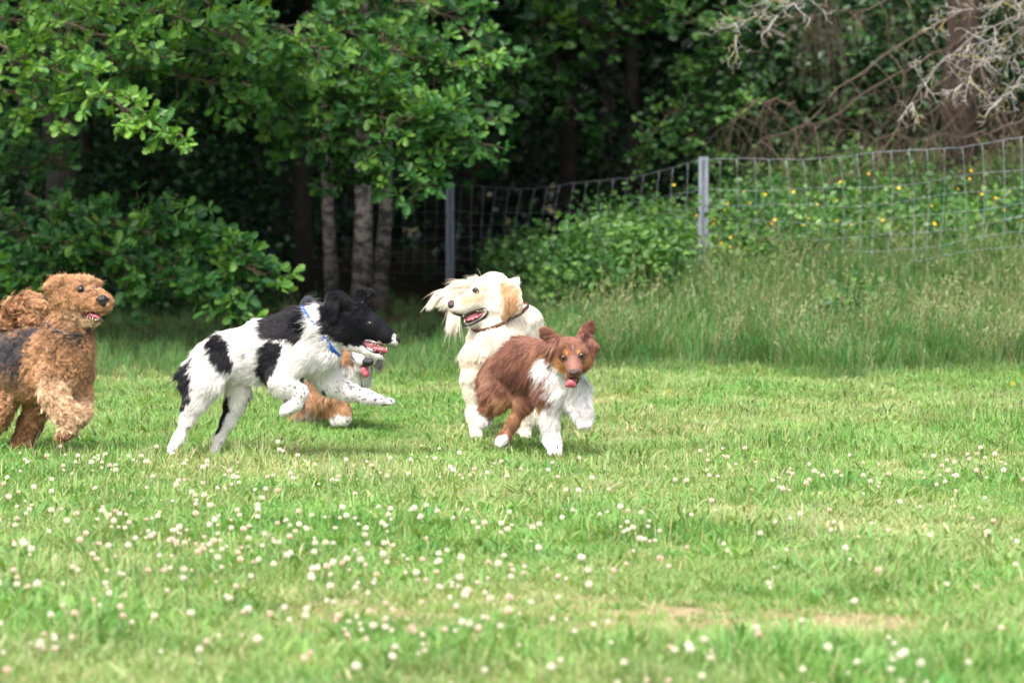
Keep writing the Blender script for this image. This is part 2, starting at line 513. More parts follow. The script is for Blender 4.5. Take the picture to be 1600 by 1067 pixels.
# ------------------------------------------------------------------ clover heads
M_CLOVER = pbr('clover_head', attr=True, rough=0.7, spec=0.2, trans=0.2)
def clover_mesh(seed, pinkish):
    rng = np.random.default_rng(seed)
    g = Geo()
    h = 0.088
    bend = rng.normal(0, 0.012, 2)
    top = V(bend[0], bend[1], h)
    g.tube([V(0, 0, -0.01), V(bend[0] * .3, bend[1] * .3, h * .5), top], 0.0011, 4, (0.12, 0.22, 0.06), cap=False)
    n = 42
    i = np.arange(n) + 0.5
    ph = np.arccos(1 - 2 * i / n); th = math.pi * (1 + 5 ** .5) * i
    R = 0.0085
    for a, b in zip(ph, th):
        d = V(math.sin(a) * math.cos(b), math.sin(a) * math.sin(b), math.cos(a))
        if d[2] < -0.85: continue
        side = norm(np.cross(d, V(0.1, 0.2, 1)))
        up = np.cross(side, d)
        c0 = top + V(0, 0, 0.004) + d * R * 0.35
        tip = top + V(0, 0, 0.004) + d * R * rng.uniform(0.95, 1.2) + V(0, 0, 0.0022)
        w = 0.0019
        m = (c0 * 0.4 + tip * 0.6)
        low = np.clip(-d[2] * 1.1 + 0.25, 0, 1)
        cw = np.array((0.80, 0.76, 0.71)); cp = np.array((0.60, 0.44, 0.36)) if not pinkish else np.array((0.66, 0.40, 0.38))
        cc = cw * (1 - low * (0.55 + 0.45 * pinkish)) + cp * low * (0.55 + 0.45 * pinkish)
        if pinkish: cc = cc * (1, 0.86, 0.85)
        g.add([c0, m + side * w, tip, m - side * w, m + up * w * 0.9], tris=[(0, 1, 4), (1, 2, 4), (2, 3, 4), (3, 0, 4)], col=cc)
    return g.mesh('clover_flower', smooth=False)
def clovers():
    rng = np.random.default_rng(31)
    meshes = [clover_mesh(1, 0), clover_mesh(2, 0), clover_mesh(3, 1), clover_mesh(4, 0)]
    for m in meshes: m.materials.append(M_CLOVER)
    n = 14000
    x, y = frustum_pts(n, 6.6, 13.2, 0.25, rng)
    q = np.stack([x, y, 0 * x], -1)
    d = vnoise(q, 1.4, 2) * 0.55 + vnoise(q, 5, 7) * 0.45
    left = np.clip(0.75 - x * 0.30, 0.55, 1.0) * np.clip((12.9 - y) / 1.6, 0.0, 1)
    w = np.clip((d - 0.34) * 1.9, 0.12, 1) * left
    k = rng.random(n) < w * 0.27
    x, y = x[k], y[k]
    # biggest in the picture first
    vis = np.abs(x) < y * 800 / FPX + 0.02
    o_ = np.argsort(y + (~vis) * 50)
    x, y, vis = x[o_], y[o_], vis[o_]
    print('clovers', len(x), vis.sum())
    first = True
    cnt = 0
    V_, T_, C_, nn = [], [], [], 0
    for i in range(len(x)):
        z = float(ground_h(x[i], y[i]))
        mi = int(rng.integers(0, 4)); s_ = rng.uniform(0.6, 1.25); rz = rng.uniform(0, 6.28)
        if cnt < 300 and vis[i]:
            o = bpy.data.objects.new('clover_flower', meshes[mi])
            COL.objects.link(o)
            o.location = (x[i], y[i], z); o.rotation_euler = (rng.normal(0, .1), rng.normal(0, .1), rz); o.scale = (s_,) * 3
            lab = 'small pink tinged clover head in the short grass' if mi == 2 else 'small round white clover head in the short grass'
            tag(o, lab, 'clover flower', 'white clover flowers in the foreground grass')
            cnt += 1
        else:
            me = meshes[mi]
            if not hasattr(clovers, 'cache'): clovers.cache = {}
            if mi not in clovers.cache:
                vv = np.zeros(len(me.vertices) * 3); me.vertices.foreach_get('co', vv)
                ff = [tuple(p.vertices) for p in me.polygons]
                cc = np.zeros(len(me.vertices) * 4); me.attributes['col'].data.foreach_get('color', cc)
                tt = np.array([f for f in ff if len(f) == 3] + [f[:3] for f in ff if len(f) == 4] + [(f[0], f[2], f[3]) for f in ff if len(f) == 4])
                clovers.cache[mi] = (vv.reshape(-1, 3), tt, cc.reshape(-1, 4)[:, :3])
            vv, tt, cc = clovers.cache[mi]
            c_, s2 = math.cos(rz), math.sin(rz)
            w_ = vv @ np.array([[c_, s2, 0], [-s2, c_, 0], [0, 0, 1]]) * s_ + V(x[i], y[i], z)
            V_.append(w_); T_.append(tt + nn); C_.append(cc); nn += len(w_)
    if V_:
        o = link('clover_flowers_far', mesh_np('clover_flowers_far', np.vstack(V_), np.vstack(T_), np.vstack(C_)), M_CLOVER)
        tag(o, 'white clover heads scattered thinly towards the dogs', kind='stuff')
clovers()

# ------------------------------------------------------------------ leaves
OAK = np.array([(0, 0), (.12, .05), (.25, .16), (.33, .10), (.45, .27), (.55, .14), (.68, .30), (.78, .16), (.90, .20), (1.0, 0.0)])
def oak_template():
    top = [(x, y, 0.10 * y - 0.10 * x * x) for x, y in OAK]
    bot = [(x, -y, 0.10 * y - 0.10 * x * x) for x, y in OAK[1:-1]]
    mid = [(0.25, 0, -0.02), (0.55, 0, -0.06), (0.8, 0, -0.09)]
    v = np.array(top + bot + mid)
    # midrib indices: 18,19,20
    nt_ = len(top)
    b = lambda i: nt_ + i - 1
    t = []
    rib = [0, 18, 18, 18, 19, 19, 19, 20, 20, 9]
    for i in range(9):
        t.append((i, rib[i], i + 1))
        if rib[i] != rib[i + 1]: t.append((rib[i], rib[i + 1], i + 1))
    bi = lambda i: 0 if i == 0 else (9 if i == 9 else b(i))
    for i in range(9):
        t.append((bi(i), bi(i + 1), rib[i]))
        if rib[i] != rib[i + 1]: t.append((rib[i], bi(i + 1), rib[i + 1]))
    t = np.array([f for f in t if len(set(f)) == 3])
    return v, t
OAKT = oak_template()
def oval_template(w=0.34):
    v = np.array([(0, 0, 0), (.25, w * .8, .04), (.6, w, .02), (1, 0, -.08), (.6, -w, .02), (.25, -w * .8, .04), (.5, 0, -0.03)])
    t = np.array([(0, 6, 1), (1, 6, 2), (2, 6, 3), (3, 6, 4), (4, 6, 5), (5, 6, 0)])
    return v, t
OVAL = oval_template()
LANCE = oval_template(0.16)
DIA = (np.array([(0, 0, 0), (.45, .3, .05), (1, 0, -.05), (.45, -.3, .05)]), np.array([(0, 3, 1), (1, 3, 2)]))

def leaf_frames(n, d, up, rng, jitter=0.5):
    d = norm(d + rng.normal(0, jitter, (n, 3)))
    u = norm(up + rng.normal(0, jitter, (n, 3)))
    s = norm(np.cross(u, d)); u = np.cross(d, s)
    return d, s, u

def leaves(P, D, S, tpl, rng, up=(0, -0.75, 0.75), jitter=0.45, tint=None):
    """P base points, D directions, S lengths -> verts, tris, col"""
    n = len(P)
    d, s, u = leaf_frames(n, D, np.broadcast_to(np.array(up, float), (n, 3)), rng, jitter)
    tv, tt = tpl
    v = P[:, None] + S[:, None, None] * (tv[None, :, 0:1] * d[:, None] + tv[None, :, 1:2] * s[:, None] + tv[None, :, 2:3] * u[:, None])
    t = (tt[None] + (np.arange(n) * len(tv))[:, None, None]).reshape(-1, 3)
    if tint is None: tint = rng.random(n)
    c = np.repeat(np.stack([tint, rng.random(n), rng.random(n)], -1), len(tv), axis=0)
    return v.reshape(-1, 3), t, c

def leaf_mat(name, dark, mid, light, trans=0.35, rough=0.42, spec=0.4, objrand=False):
    m, nt, out = newmat(name)
    L = nt.links.new
    if objrand:
        oi = N(nt, 'ShaderNodeObjectInfo'); src = oi.outputs['Random']
    else:
        at = N(nt, 'ShaderNodeAttribute', attribute_name='col'); sep = N(nt, 'ShaderNodeSeparateColor'); L(at.outputs['Color'], sep.inputs[0]); src = sep.outputs[0]
    cr = N(nt, 'ShaderNodeValToRGB')
    e = cr.color_ramp.elements
    e[0].position = 0; e[0].color = (*dark, 1); e[1].position = 1; e[1].color = (*light, 1)
    k = cr.color_ramp.elements.new(0.5); k.color = (*mid, 1)
    L(src, cr.inputs[0])
    p = N(nt, 'ShaderNodeBsdfPrincipled'); p.inputs['Roughness'].default_value = rough; p.inputs['Specular IOR Level'].default_value = spec
    L(cr.outputs[0], p.inputs['Base Color'])
    tr = N(nt, 'ShaderNodeBsdfTranslucent'); mm = N(nt, 'ShaderNodeVectorMath', operation='MULTIPLY'); L(cr.outputs[0], mm.inputs[0]); mm.inputs[1].default_value = (1.5, 1.4, 0.5)
    L(mm.outputs[0], tr.inputs['Color'])
    mx = N(nt, 'ShaderNodeMixShader'); mx.inputs[0].default_value = trans
    L(p.outputs[0], mx.inputs[1]); L(tr.outputs[0], mx.inputs[2]); L(mx.outputs[0], out.inputs['Surface'])
    return m
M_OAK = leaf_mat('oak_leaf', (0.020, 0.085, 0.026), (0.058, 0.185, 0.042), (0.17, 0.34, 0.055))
M_OAK1 = leaf_mat('oak_leaf_single', (0.030, 0.11, 0.030), (0.068, 0.20, 0.044), (0.17, 0.34, 0.055), objrand=True)
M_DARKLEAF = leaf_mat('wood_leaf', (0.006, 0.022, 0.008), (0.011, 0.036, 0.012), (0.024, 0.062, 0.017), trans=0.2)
M_BUSH = leaf_mat('bush_leaf', (0.03, 0.11, 0.03), (0.07, 0.20, 0.05), (0.17, 0.34, 0.08))
M_HERB = leaf_mat('herb_leaf', (0.022, 0.08, 0.020), (0.060, 0.165, 0.034), (0.17, 0.32, 0.065))
M_BARK = pbr('dark_bark', (0.030, 0.024, 0.019), 0.9, noise=(9, 0.5), bump=1.0, bscale=20)
M_TWIG = pbr('twig_bark', (0.085, 0.065, 0.045), 0.85, noise=(20, 0.3))

def bark_birch():
    m, nt, out = newmat('birch_bark')
    L = nt.links.new
    p = N(nt, 'ShaderNodeBsdfPrincipled'); p.inputs['Roughness'].default_value = 0.75
    tc = N(nt, 'ShaderNodeTexCoord')
    mp = N(nt, 'ShaderNodeMapping'); mp.inputs['Scale'].default_value = (6, 6, 11); L(tc.outputs['Object'], mp.inputs[0])
    t = N(nt, 'ShaderNodeTexNoise'); t.inputs['Scale'].default_value = 1.6; t.inputs['Detail'].default_value = 6; t.inputs['Roughness'].default_value = 0.7; L(mp.outputs[0], t.inputs['Vector'])
    r = N(nt, 'ShaderNodeMapRange'); r.inputs['From Min'].default_value = 0.42; r.inputs['From Max'].default_value = 0.58; L(t.outputs['Fac'], r.inputs['Value'])
    c = mixc(nt, r.outputs[0], (0.030, 0.027, 0.025), (0.22, 0.19, 0.17))
    L(c, p.inputs['Base Color'])
    b = N(nt, 'ShaderNodeBump'); b.inputs['Strength'].default_value = 0.6; L(t.outputs['Fac'], b.inputs['Height']); L(b.outputs[0], p.inputs['Normal'])
    L(p.outputs[0], out.inputs['Surface'])
    return m
M_BIRCH = bark_birch()

def curve_pts(a, b, sag, n, rng, wob=0.03):
    t = np.linspace(0, 1, n)[:, None]
    L_ = np.linalg.norm(b - a)
    p = a + (b - a) * t
    p[:, 2] += (sag * np.sin(np.pi * t[:, 0]))
    w = rng.normal(0, wob * L_, (n, 3)) * np.sin(np.pi * t)
    k = np.ones(3) / 3
    for c in range(3): w[:, c] = np.convolve(w[:, c], k, 'same')
    return p + w

def bough_leaves(path, r0, rng, spread, step, leaf, rosette, G, out, up=0.25, tint0=0.5, tintv=0.35, tw_n=3, droop=0.0):
    """twigs off a bough, each ending in a rosette of leaves. path: (n,3)"""
    seg = np.linalg.norm(np.diff(path, axis=0), axis=1); cum = np.concatenate([[0], np.cumsum(seg)])
    n = max(2, int(cum[-1] / step))
    for s_ in np.linspace(0.12 * cum[-1], cum[-1], n):
        i = min(np.searchsorted(cum, s_, 'right') - 1, len(seg) - 1)
        f = (s_ - cum[i]) / seg[i]
        p = path[i] * (1 - f) + path[i + 1] * f
        tdir = norm(path[i + 1] - path[i])
        taper = 0.55 + 0.45 * math.sin(math.pi * min(1, s_ / cum[-1] * 0.9 + 0.1))
        for _ in range(tw_n):
            d = norm(rng.normal(0, 1, 3) * V(1, 1, 0.8) + tdir * 0.7 + V(0, 0, up))
            L_ = spread * rng.uniform(0.3, 1.0) * taper
            e = p + d * L_ + V(0, 0, -droop * L_)
            G.tube(np.array([p, (p + e) / 2 + V(0, 0, 0.03 * L_), e]), [0.006, 0.004, 0.002], 4, (1, 1, 1), cap=False)
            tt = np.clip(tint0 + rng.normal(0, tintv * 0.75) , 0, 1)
            for q, w in ((e, 1.0), (p * 0.45 + e * 0.55, 0.6)):
                k = max(2, int(rosette * w * rng.uniform(0.7, 1.3)))
                az = rng.uniform(0, 6.283) + np.arange(k) * 2.4
                dd = np.stack([np.cos(az), np.sin(az), rng.uniform(-0.35, 0.5, k)], -1) + d * 0.8
                out.append((np.repeat(q[None], k, 0) + dd * 0.01, dd, leaf * rng.uniform(0.42, 1.22, k), np.clip(tt + rng.normal(0, 0.13, k), 0, 1)))

def tree_build(name, label, base, trunk_path, trunk_r, boughs, rng, leafsize, mat, mat1=None, nleaf=0, tpl=OAKT, bark=None, group=None, cat='tree',
               spread=0.45, step=0.1, rosette=6, up=0.25, jitter=0.45, droop=0.0, tw_n=3, bough_r=0.02):
    rt = root(name, base, label, cat, group)
    g = Geo(); g.tube(trunk_path, trunk_r, 12)
    link('trunk', g.mesh('trunk'), bark or M_BARK, rt)
    twigs = Geo(); out = []
    for (path, spr, tint, dens) in boughs:
        lg = Geo(); n = len(path)
        lg.tube(path, np.linspace(bough_r, 0.003, n), 7)
        link('limb', lg.mesh('limb'), M_TWIG if bark is None else bark, rt)
        bough_leaves(path, bough_r, rng, spr, step / dens, leafsize, rosette, twigs, out, up=up, tint0=tint, droop=droop, tw_n=tw_n)
    if twigs.v:
        tag(link('twigs', twigs.mesh('twigs'), M_TWIG, rt), kind='stuff')
    P = np.vstack([o[0] for o in out]); D = np.vstack([o[1] for o in out]); S = np.concatenate([o[2] for o in out]); T = np.concatenate([o[3] for o in out])
    if nleaf:
        # the leaves that show largest: nearest to the camera and inside the picture
        px = P[:, 0] / P[:, 1] * FPX + CX; py = HOR - (P[:, 2] - CAMH) / P[:, 1] * FPX
        vis = (px > 5) & (px < 1595) & (py > 5) & (py < 560)
        sc = S / P[:, 1] * (vis + 0.01)
        order = np.argsort(-sc)
        top = order[:nleaf]; rest = order[nleaf:]
        tv, tt = tpl
        me = mesh_np('leaf', tv, tt, mats=[mat1])
        d, s_, u = leaf_frames(len(top), D[top], np.broadcast_to(V(0, -0.75, 0.75), (len(top), 3)), rng, jitter)
        b = Vector(rt.location)
        for k, i in enumerate(top):
            o = bpy.data.objects.new('leaf', me); COL.objects.link(o); o.parent = rt
            M = Matrix([[d[k][r] * S[i], s_[k][r] * S[i], u[k][r] * S[i], P[i][r] - b[r]] for r in range(3)] + [[0, 0, 0, 1]])
            o.matrix_local = M
    else:
        rest = np.arange(len(P))
    v, t, c = leaves(P[rest], D[rest], S[rest], tpl, rng, jitter=jitter, tint=T[rest])
    tag(link('foliage', mesh_np('foliage', v, t, c, mats=[mat]), None, rt), kind='stuff')
    print(name, 'leaves', len(P))
    return rt

def bp(pts, rng, n=9, wob=0.02):
    """bough polyline through photo points (px, py, Y)"""
    W = np.array([PX(*p) for p in pts])
    t = np.linspace(0, len(W) - 1, n)
    out = np.stack([np.interp(t, np.arange(len(W)), W[:, k]) for k in range(3)], -1)
    out[1:-1] += rng.normal(0, wob, (n - 2, 3))
    return out

def oaks():
    rng = np.random.default_rng(77)
    # left oak: overhanging bright boughs
    tx = PX(90, 560, 24.0)
    base = V(tx[0], 24.0, float(ground_h(tx[0], 24.0)) - 0.02)
    tp = np.array([base, base + V(0.05, 0, 1.2), base + V(-0.05, 0.1, 2.6), base + V(0.1, 0.2, 4.5), base + V(0.0, 0.3, 6.5)])
    B = []
    A = lambda pts, spr, tint, dens=1.0, n=9: B.append((bp(pts, rng, n), spr, tint, dens))
    # bright front boughs (closest)
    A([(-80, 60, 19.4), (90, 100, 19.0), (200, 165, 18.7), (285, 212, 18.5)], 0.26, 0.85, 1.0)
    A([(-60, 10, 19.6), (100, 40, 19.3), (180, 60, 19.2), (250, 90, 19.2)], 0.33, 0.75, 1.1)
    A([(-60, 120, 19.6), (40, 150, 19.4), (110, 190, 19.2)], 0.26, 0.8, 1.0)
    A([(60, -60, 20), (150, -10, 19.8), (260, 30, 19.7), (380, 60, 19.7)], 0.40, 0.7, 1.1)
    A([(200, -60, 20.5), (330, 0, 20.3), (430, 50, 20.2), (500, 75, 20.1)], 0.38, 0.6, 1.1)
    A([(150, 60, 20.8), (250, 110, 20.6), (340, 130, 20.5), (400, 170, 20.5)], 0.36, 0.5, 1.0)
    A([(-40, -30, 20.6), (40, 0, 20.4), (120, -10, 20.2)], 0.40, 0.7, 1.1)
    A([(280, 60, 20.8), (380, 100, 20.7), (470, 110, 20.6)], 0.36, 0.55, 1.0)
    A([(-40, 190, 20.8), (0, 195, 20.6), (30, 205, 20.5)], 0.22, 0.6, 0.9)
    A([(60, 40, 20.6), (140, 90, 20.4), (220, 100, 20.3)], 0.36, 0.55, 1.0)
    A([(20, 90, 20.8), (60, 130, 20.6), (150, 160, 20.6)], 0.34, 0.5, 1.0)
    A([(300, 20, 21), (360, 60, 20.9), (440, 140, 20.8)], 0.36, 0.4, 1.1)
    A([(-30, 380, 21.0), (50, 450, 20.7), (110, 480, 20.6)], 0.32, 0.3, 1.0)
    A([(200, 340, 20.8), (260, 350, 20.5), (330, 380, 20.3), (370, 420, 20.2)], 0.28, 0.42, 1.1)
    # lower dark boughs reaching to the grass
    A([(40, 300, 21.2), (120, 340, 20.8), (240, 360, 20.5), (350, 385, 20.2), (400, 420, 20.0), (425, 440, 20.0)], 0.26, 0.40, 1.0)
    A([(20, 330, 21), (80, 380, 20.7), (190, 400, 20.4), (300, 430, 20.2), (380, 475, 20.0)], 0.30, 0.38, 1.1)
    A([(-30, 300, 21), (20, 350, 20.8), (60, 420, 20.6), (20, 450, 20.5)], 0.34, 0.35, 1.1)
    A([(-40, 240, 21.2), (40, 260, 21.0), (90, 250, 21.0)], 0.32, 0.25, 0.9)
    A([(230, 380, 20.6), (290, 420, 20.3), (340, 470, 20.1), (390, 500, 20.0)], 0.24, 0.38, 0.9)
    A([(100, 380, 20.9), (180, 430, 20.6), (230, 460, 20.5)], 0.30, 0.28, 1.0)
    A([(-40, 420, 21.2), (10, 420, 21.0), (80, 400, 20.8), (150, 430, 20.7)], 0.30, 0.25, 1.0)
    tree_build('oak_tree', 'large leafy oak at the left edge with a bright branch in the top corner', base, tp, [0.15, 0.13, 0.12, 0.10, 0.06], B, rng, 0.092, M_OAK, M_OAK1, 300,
               spread=0.32, step=0.085, rosette=7, jitter=0.7, tw_n=3, bough_r=0.014)
    # the oak's unseen crown, added and thinned for the shade it casts
    n = 11000
    P = np.stack([rng.uniform(-8, 0.4, n), rng.uniform(17.6, 24.5, n), rng.uniform(4.0, 7.5, n)], -1)
    P = P[(P[:, 0] < -2.3) | (rng.random(n) < 0.10)]; n = len(P)
    v, t, c = leaves(P, rng.normal(0, 1, (n, 3)) * V(1, 1, 0.3), rng.uniform(0.14, 0.26, n), OVAL, rng, jitter=0.4)
    left_oak = [o for o in COL.objects if o.name == 'oak_tree'][0]
    tag(link('crown', mesh_np('crown', v, t, c, mats=[M_OAK]), None, left_oak), kind='stuff')
    # middle oak
    tx = PX(478, 470, 25.5)
    base = V(tx[0], 25.5, float(ground_h(tx[0], 25.5)) - 0.02)
    tp = np.array([base, base + V(-0.05, 0, 1.4), base + V(0.1, -0.1, 3.0), base + V(0.0, 0.2, 5), base + V(0.2, 0.2, 7)])
    B.clear()
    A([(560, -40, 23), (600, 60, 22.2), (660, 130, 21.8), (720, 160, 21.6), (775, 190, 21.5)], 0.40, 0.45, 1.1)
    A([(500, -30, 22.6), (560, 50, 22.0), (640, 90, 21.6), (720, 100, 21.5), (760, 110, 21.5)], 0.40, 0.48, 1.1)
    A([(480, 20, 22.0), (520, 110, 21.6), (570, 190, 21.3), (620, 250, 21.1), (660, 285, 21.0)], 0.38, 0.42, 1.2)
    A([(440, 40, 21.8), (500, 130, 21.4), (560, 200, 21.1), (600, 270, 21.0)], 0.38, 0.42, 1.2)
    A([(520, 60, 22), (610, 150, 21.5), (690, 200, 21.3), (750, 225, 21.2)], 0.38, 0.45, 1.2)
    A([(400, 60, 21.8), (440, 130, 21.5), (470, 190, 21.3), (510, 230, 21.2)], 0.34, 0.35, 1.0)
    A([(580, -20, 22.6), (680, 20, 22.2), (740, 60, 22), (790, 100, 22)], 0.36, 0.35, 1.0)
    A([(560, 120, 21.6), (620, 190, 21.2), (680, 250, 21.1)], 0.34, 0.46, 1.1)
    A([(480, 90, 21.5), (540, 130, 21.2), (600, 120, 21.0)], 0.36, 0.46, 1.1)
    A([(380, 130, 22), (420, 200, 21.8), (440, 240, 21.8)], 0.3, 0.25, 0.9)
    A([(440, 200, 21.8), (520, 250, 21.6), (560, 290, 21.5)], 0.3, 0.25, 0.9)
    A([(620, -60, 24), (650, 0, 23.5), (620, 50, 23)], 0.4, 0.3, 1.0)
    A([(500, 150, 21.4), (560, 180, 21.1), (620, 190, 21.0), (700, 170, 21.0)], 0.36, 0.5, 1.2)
    tree_build('oak_tree', 'oak whose rounded spray of blue green leaves hangs over the birch trunks', base, tp, [0.085, 0.08, 0.07, 0.06, 0.04], B, rng, 0.092, M_OAK, M_OAK1, 300,
               spread=0.32, step=0.085, rosette=7, jitter=0.7, tw_n=3, bough_r=0.014)
    # right-hand bush/tree with round leaves behind the fence
    tx = PX(1190, 300, 29)
    base = V(tx[0], 29, float(ground_h(tx[0], 29)) - 0.02)
    tp = np.array([base, base + V(0.05, 0, 0.8), base + V(-0.05, 0, 1.8), base + V(0.1, 0, 3.0), base + V(0.1, 0, 4.5)])
    B.clear()
    A([(1190, 120, 28.5), (1120, 110, 27.5), (1060, 120, 27)], 0.36, 0.6, 1.0)
    A([(1200, 150, 28.5), (1120, 160, 27.4), (1050, 175, 27), (1010, 220, 26.8), (1000, 255, 26.8)], 0.30, 0.6, 1.0)
    A([(1190, 190, 28.3), (1130, 200, 27.4), (1070, 215, 27), (1030, 240, 26.8)], 0.30, 0.5, 1.0)
    A([(1190, 100, 28.5), (1230, 70, 27.5), (1260, 110, 27.2)], 0.36, 0.5, 1.0)
    A([(1190, 60, 28.5), (1120, 50, 27.2), (1060, 20, 26.6)], 0.36, 0.45, 1.0)
    A([(1190, 40, 28.5), (1200, 0, 27.2), (1180, -20, 26.6)], 0.36, 0.5, 1.0)
    A([(1200, 60, 28.5), (1290, 60, 27.2), (1350, 90, 26.8)], 0.34, 0.45, 1.0)
    A([(1200, 120, 28.5), (1290, 140, 27.2), (1350, 180, 26.8)], 0.32, 0.4, 1.0)
    A([(1180, 200, 28.0), (1250, 230, 27.0), (1330, 240, 26.6)], 0.28, 0.45, 0.9)
    A([(1180, 180, 28.3), (1220, 170, 27.6), (1260, 190, 27.4)], 0.34, 0.4, 1.0)
    A([(1180, 220, 28.3), (1150, 240, 27.6), (1110, 255, 27.4)], 0.3, 0.35, 1.0)
    A([(1150, 130, 28), (1180, 140, 27), (1150, 180, 26.8)], 0.34, 0.55, 1.0)
    tree_build('young_tree', 'young tree with rounded light green leaves hanging over the fence beside the middle post', base, tp, [0.07, 0.06, 0.05, 0.04, 0.02], B, rng, 0.075, M_BUSH, None, 0,
               tpl=OVAL, step=0.09, rosette=5, bough_r=0.013)
    # dim tree over the dark gap
    tx = PX(880, 400, 29)
    base = V(tx[0], 29, float(ground_h(tx[0], 29)) - 0.02)
    tp = np.array([base, base + V(0.05, 0, 1.2), base + V(0.05, 0, 2.8), base + V(0.0, 0, 4.5), base + V(0.1, 0, 6)])
    B.clear()
    A([(880, -40, 29), (850, 30, 28), (830, 90, 27.5), (800, 140, 27.3)], 0.45, 0.5, 1.0)
    A([(880, -20, 29), (920, 40, 28), (970, 60, 27.8), (1020, 30, 27.6)], 0.45, 0.45, 1.0)
    A([(880, 60, 29), (870, 130, 28.2), (900, 180, 28), (930, 220, 28)], 0.42, 0.2, 0.9)
    A([(880, -40, 29), (940, 0, 28), (1000, -10, 27.6), (1080, -20, 27.5)], 0.45, 0.5, 1.0)
    A([(880, 80, 29), (800, 180, 28.4), (760, 240, 28.2), (740, 270, 28.2)], 0.40, 0.15, 0.9)
    tree_build('woodland_tree', 'shaded leafy tree over the dark gap behind the middle of the fence', base, tp, [0.1, 0.09, 0.07, 0.06, 0.04], B, rng, 0.10, M_OAK, None, 0,
               tpl=OVAL, step=0.09, rosette=6, bough_r=0.012)
oaks()

# birches and plain trunks seen in the gap
def trunk_tree(name, label, px, py, Y, r, bark, rng, lean=0.0, crown=None, group=None, h=7.5):
    p = PX(px, py, Y); base = V(p[0], Y, float(ground_h(p[0], Y)) - 0.03)
    rt = root(name, base, label, 'tree', group)
    n = 9; z = np.linspace(0, h, n)
    path = np.stack([base[0] + lean * z + rng.normal(0, 0.03, n), base[1] + rng.normal(0, 0.03, n), base[2] + z], -1)
    path[0, :2] = base[:2]
    g = Geo(); g.tube(path, r * (1.12 - 0.6 * z / h) * np.where(z < 0.1, 1.25, 1), 12)
    link('trunk', g.mesh('trunk'), bark, rt)
    if crown is not None:
        c = link('crown', crown, None, rt)
        c.location = (0, 0, 0); c.rotation_euler = (0, 0, rng.uniform(0, 6.28)); 
        tag(c, kind='stuff')
    return rt

def crown_mesh(seed, n, R, z0, z1, size):
    rng = np.random.default_rng(seed)
    k = 60
    cz = rng.uniform(z0, z1, k); rr = R * np.sqrt(rng.random(k)) * np.clip(1.15 - np.abs((cz - z0) / (z1 - z0) - 0.35), 0.3, 1)
    a = rng.uniform(0, 6.28, k)
    C = np.stack([rr * np.cos(a), rr * np.sin(a), cz], -1)
    P = C[rng.integers(0, k, n)] + rng.normal(0, 0.33, (n, 3))
    v, t, c = leaves(P, rng.normal(0, 1, (n, 3)) * V(1, 1, 0.4), size * rng.uniform(0.6, 1.2, n), OVAL, rng, jitter=0.5)
    return mesh_np('crown', v, t, c, mats=[M_DARKLEAF])

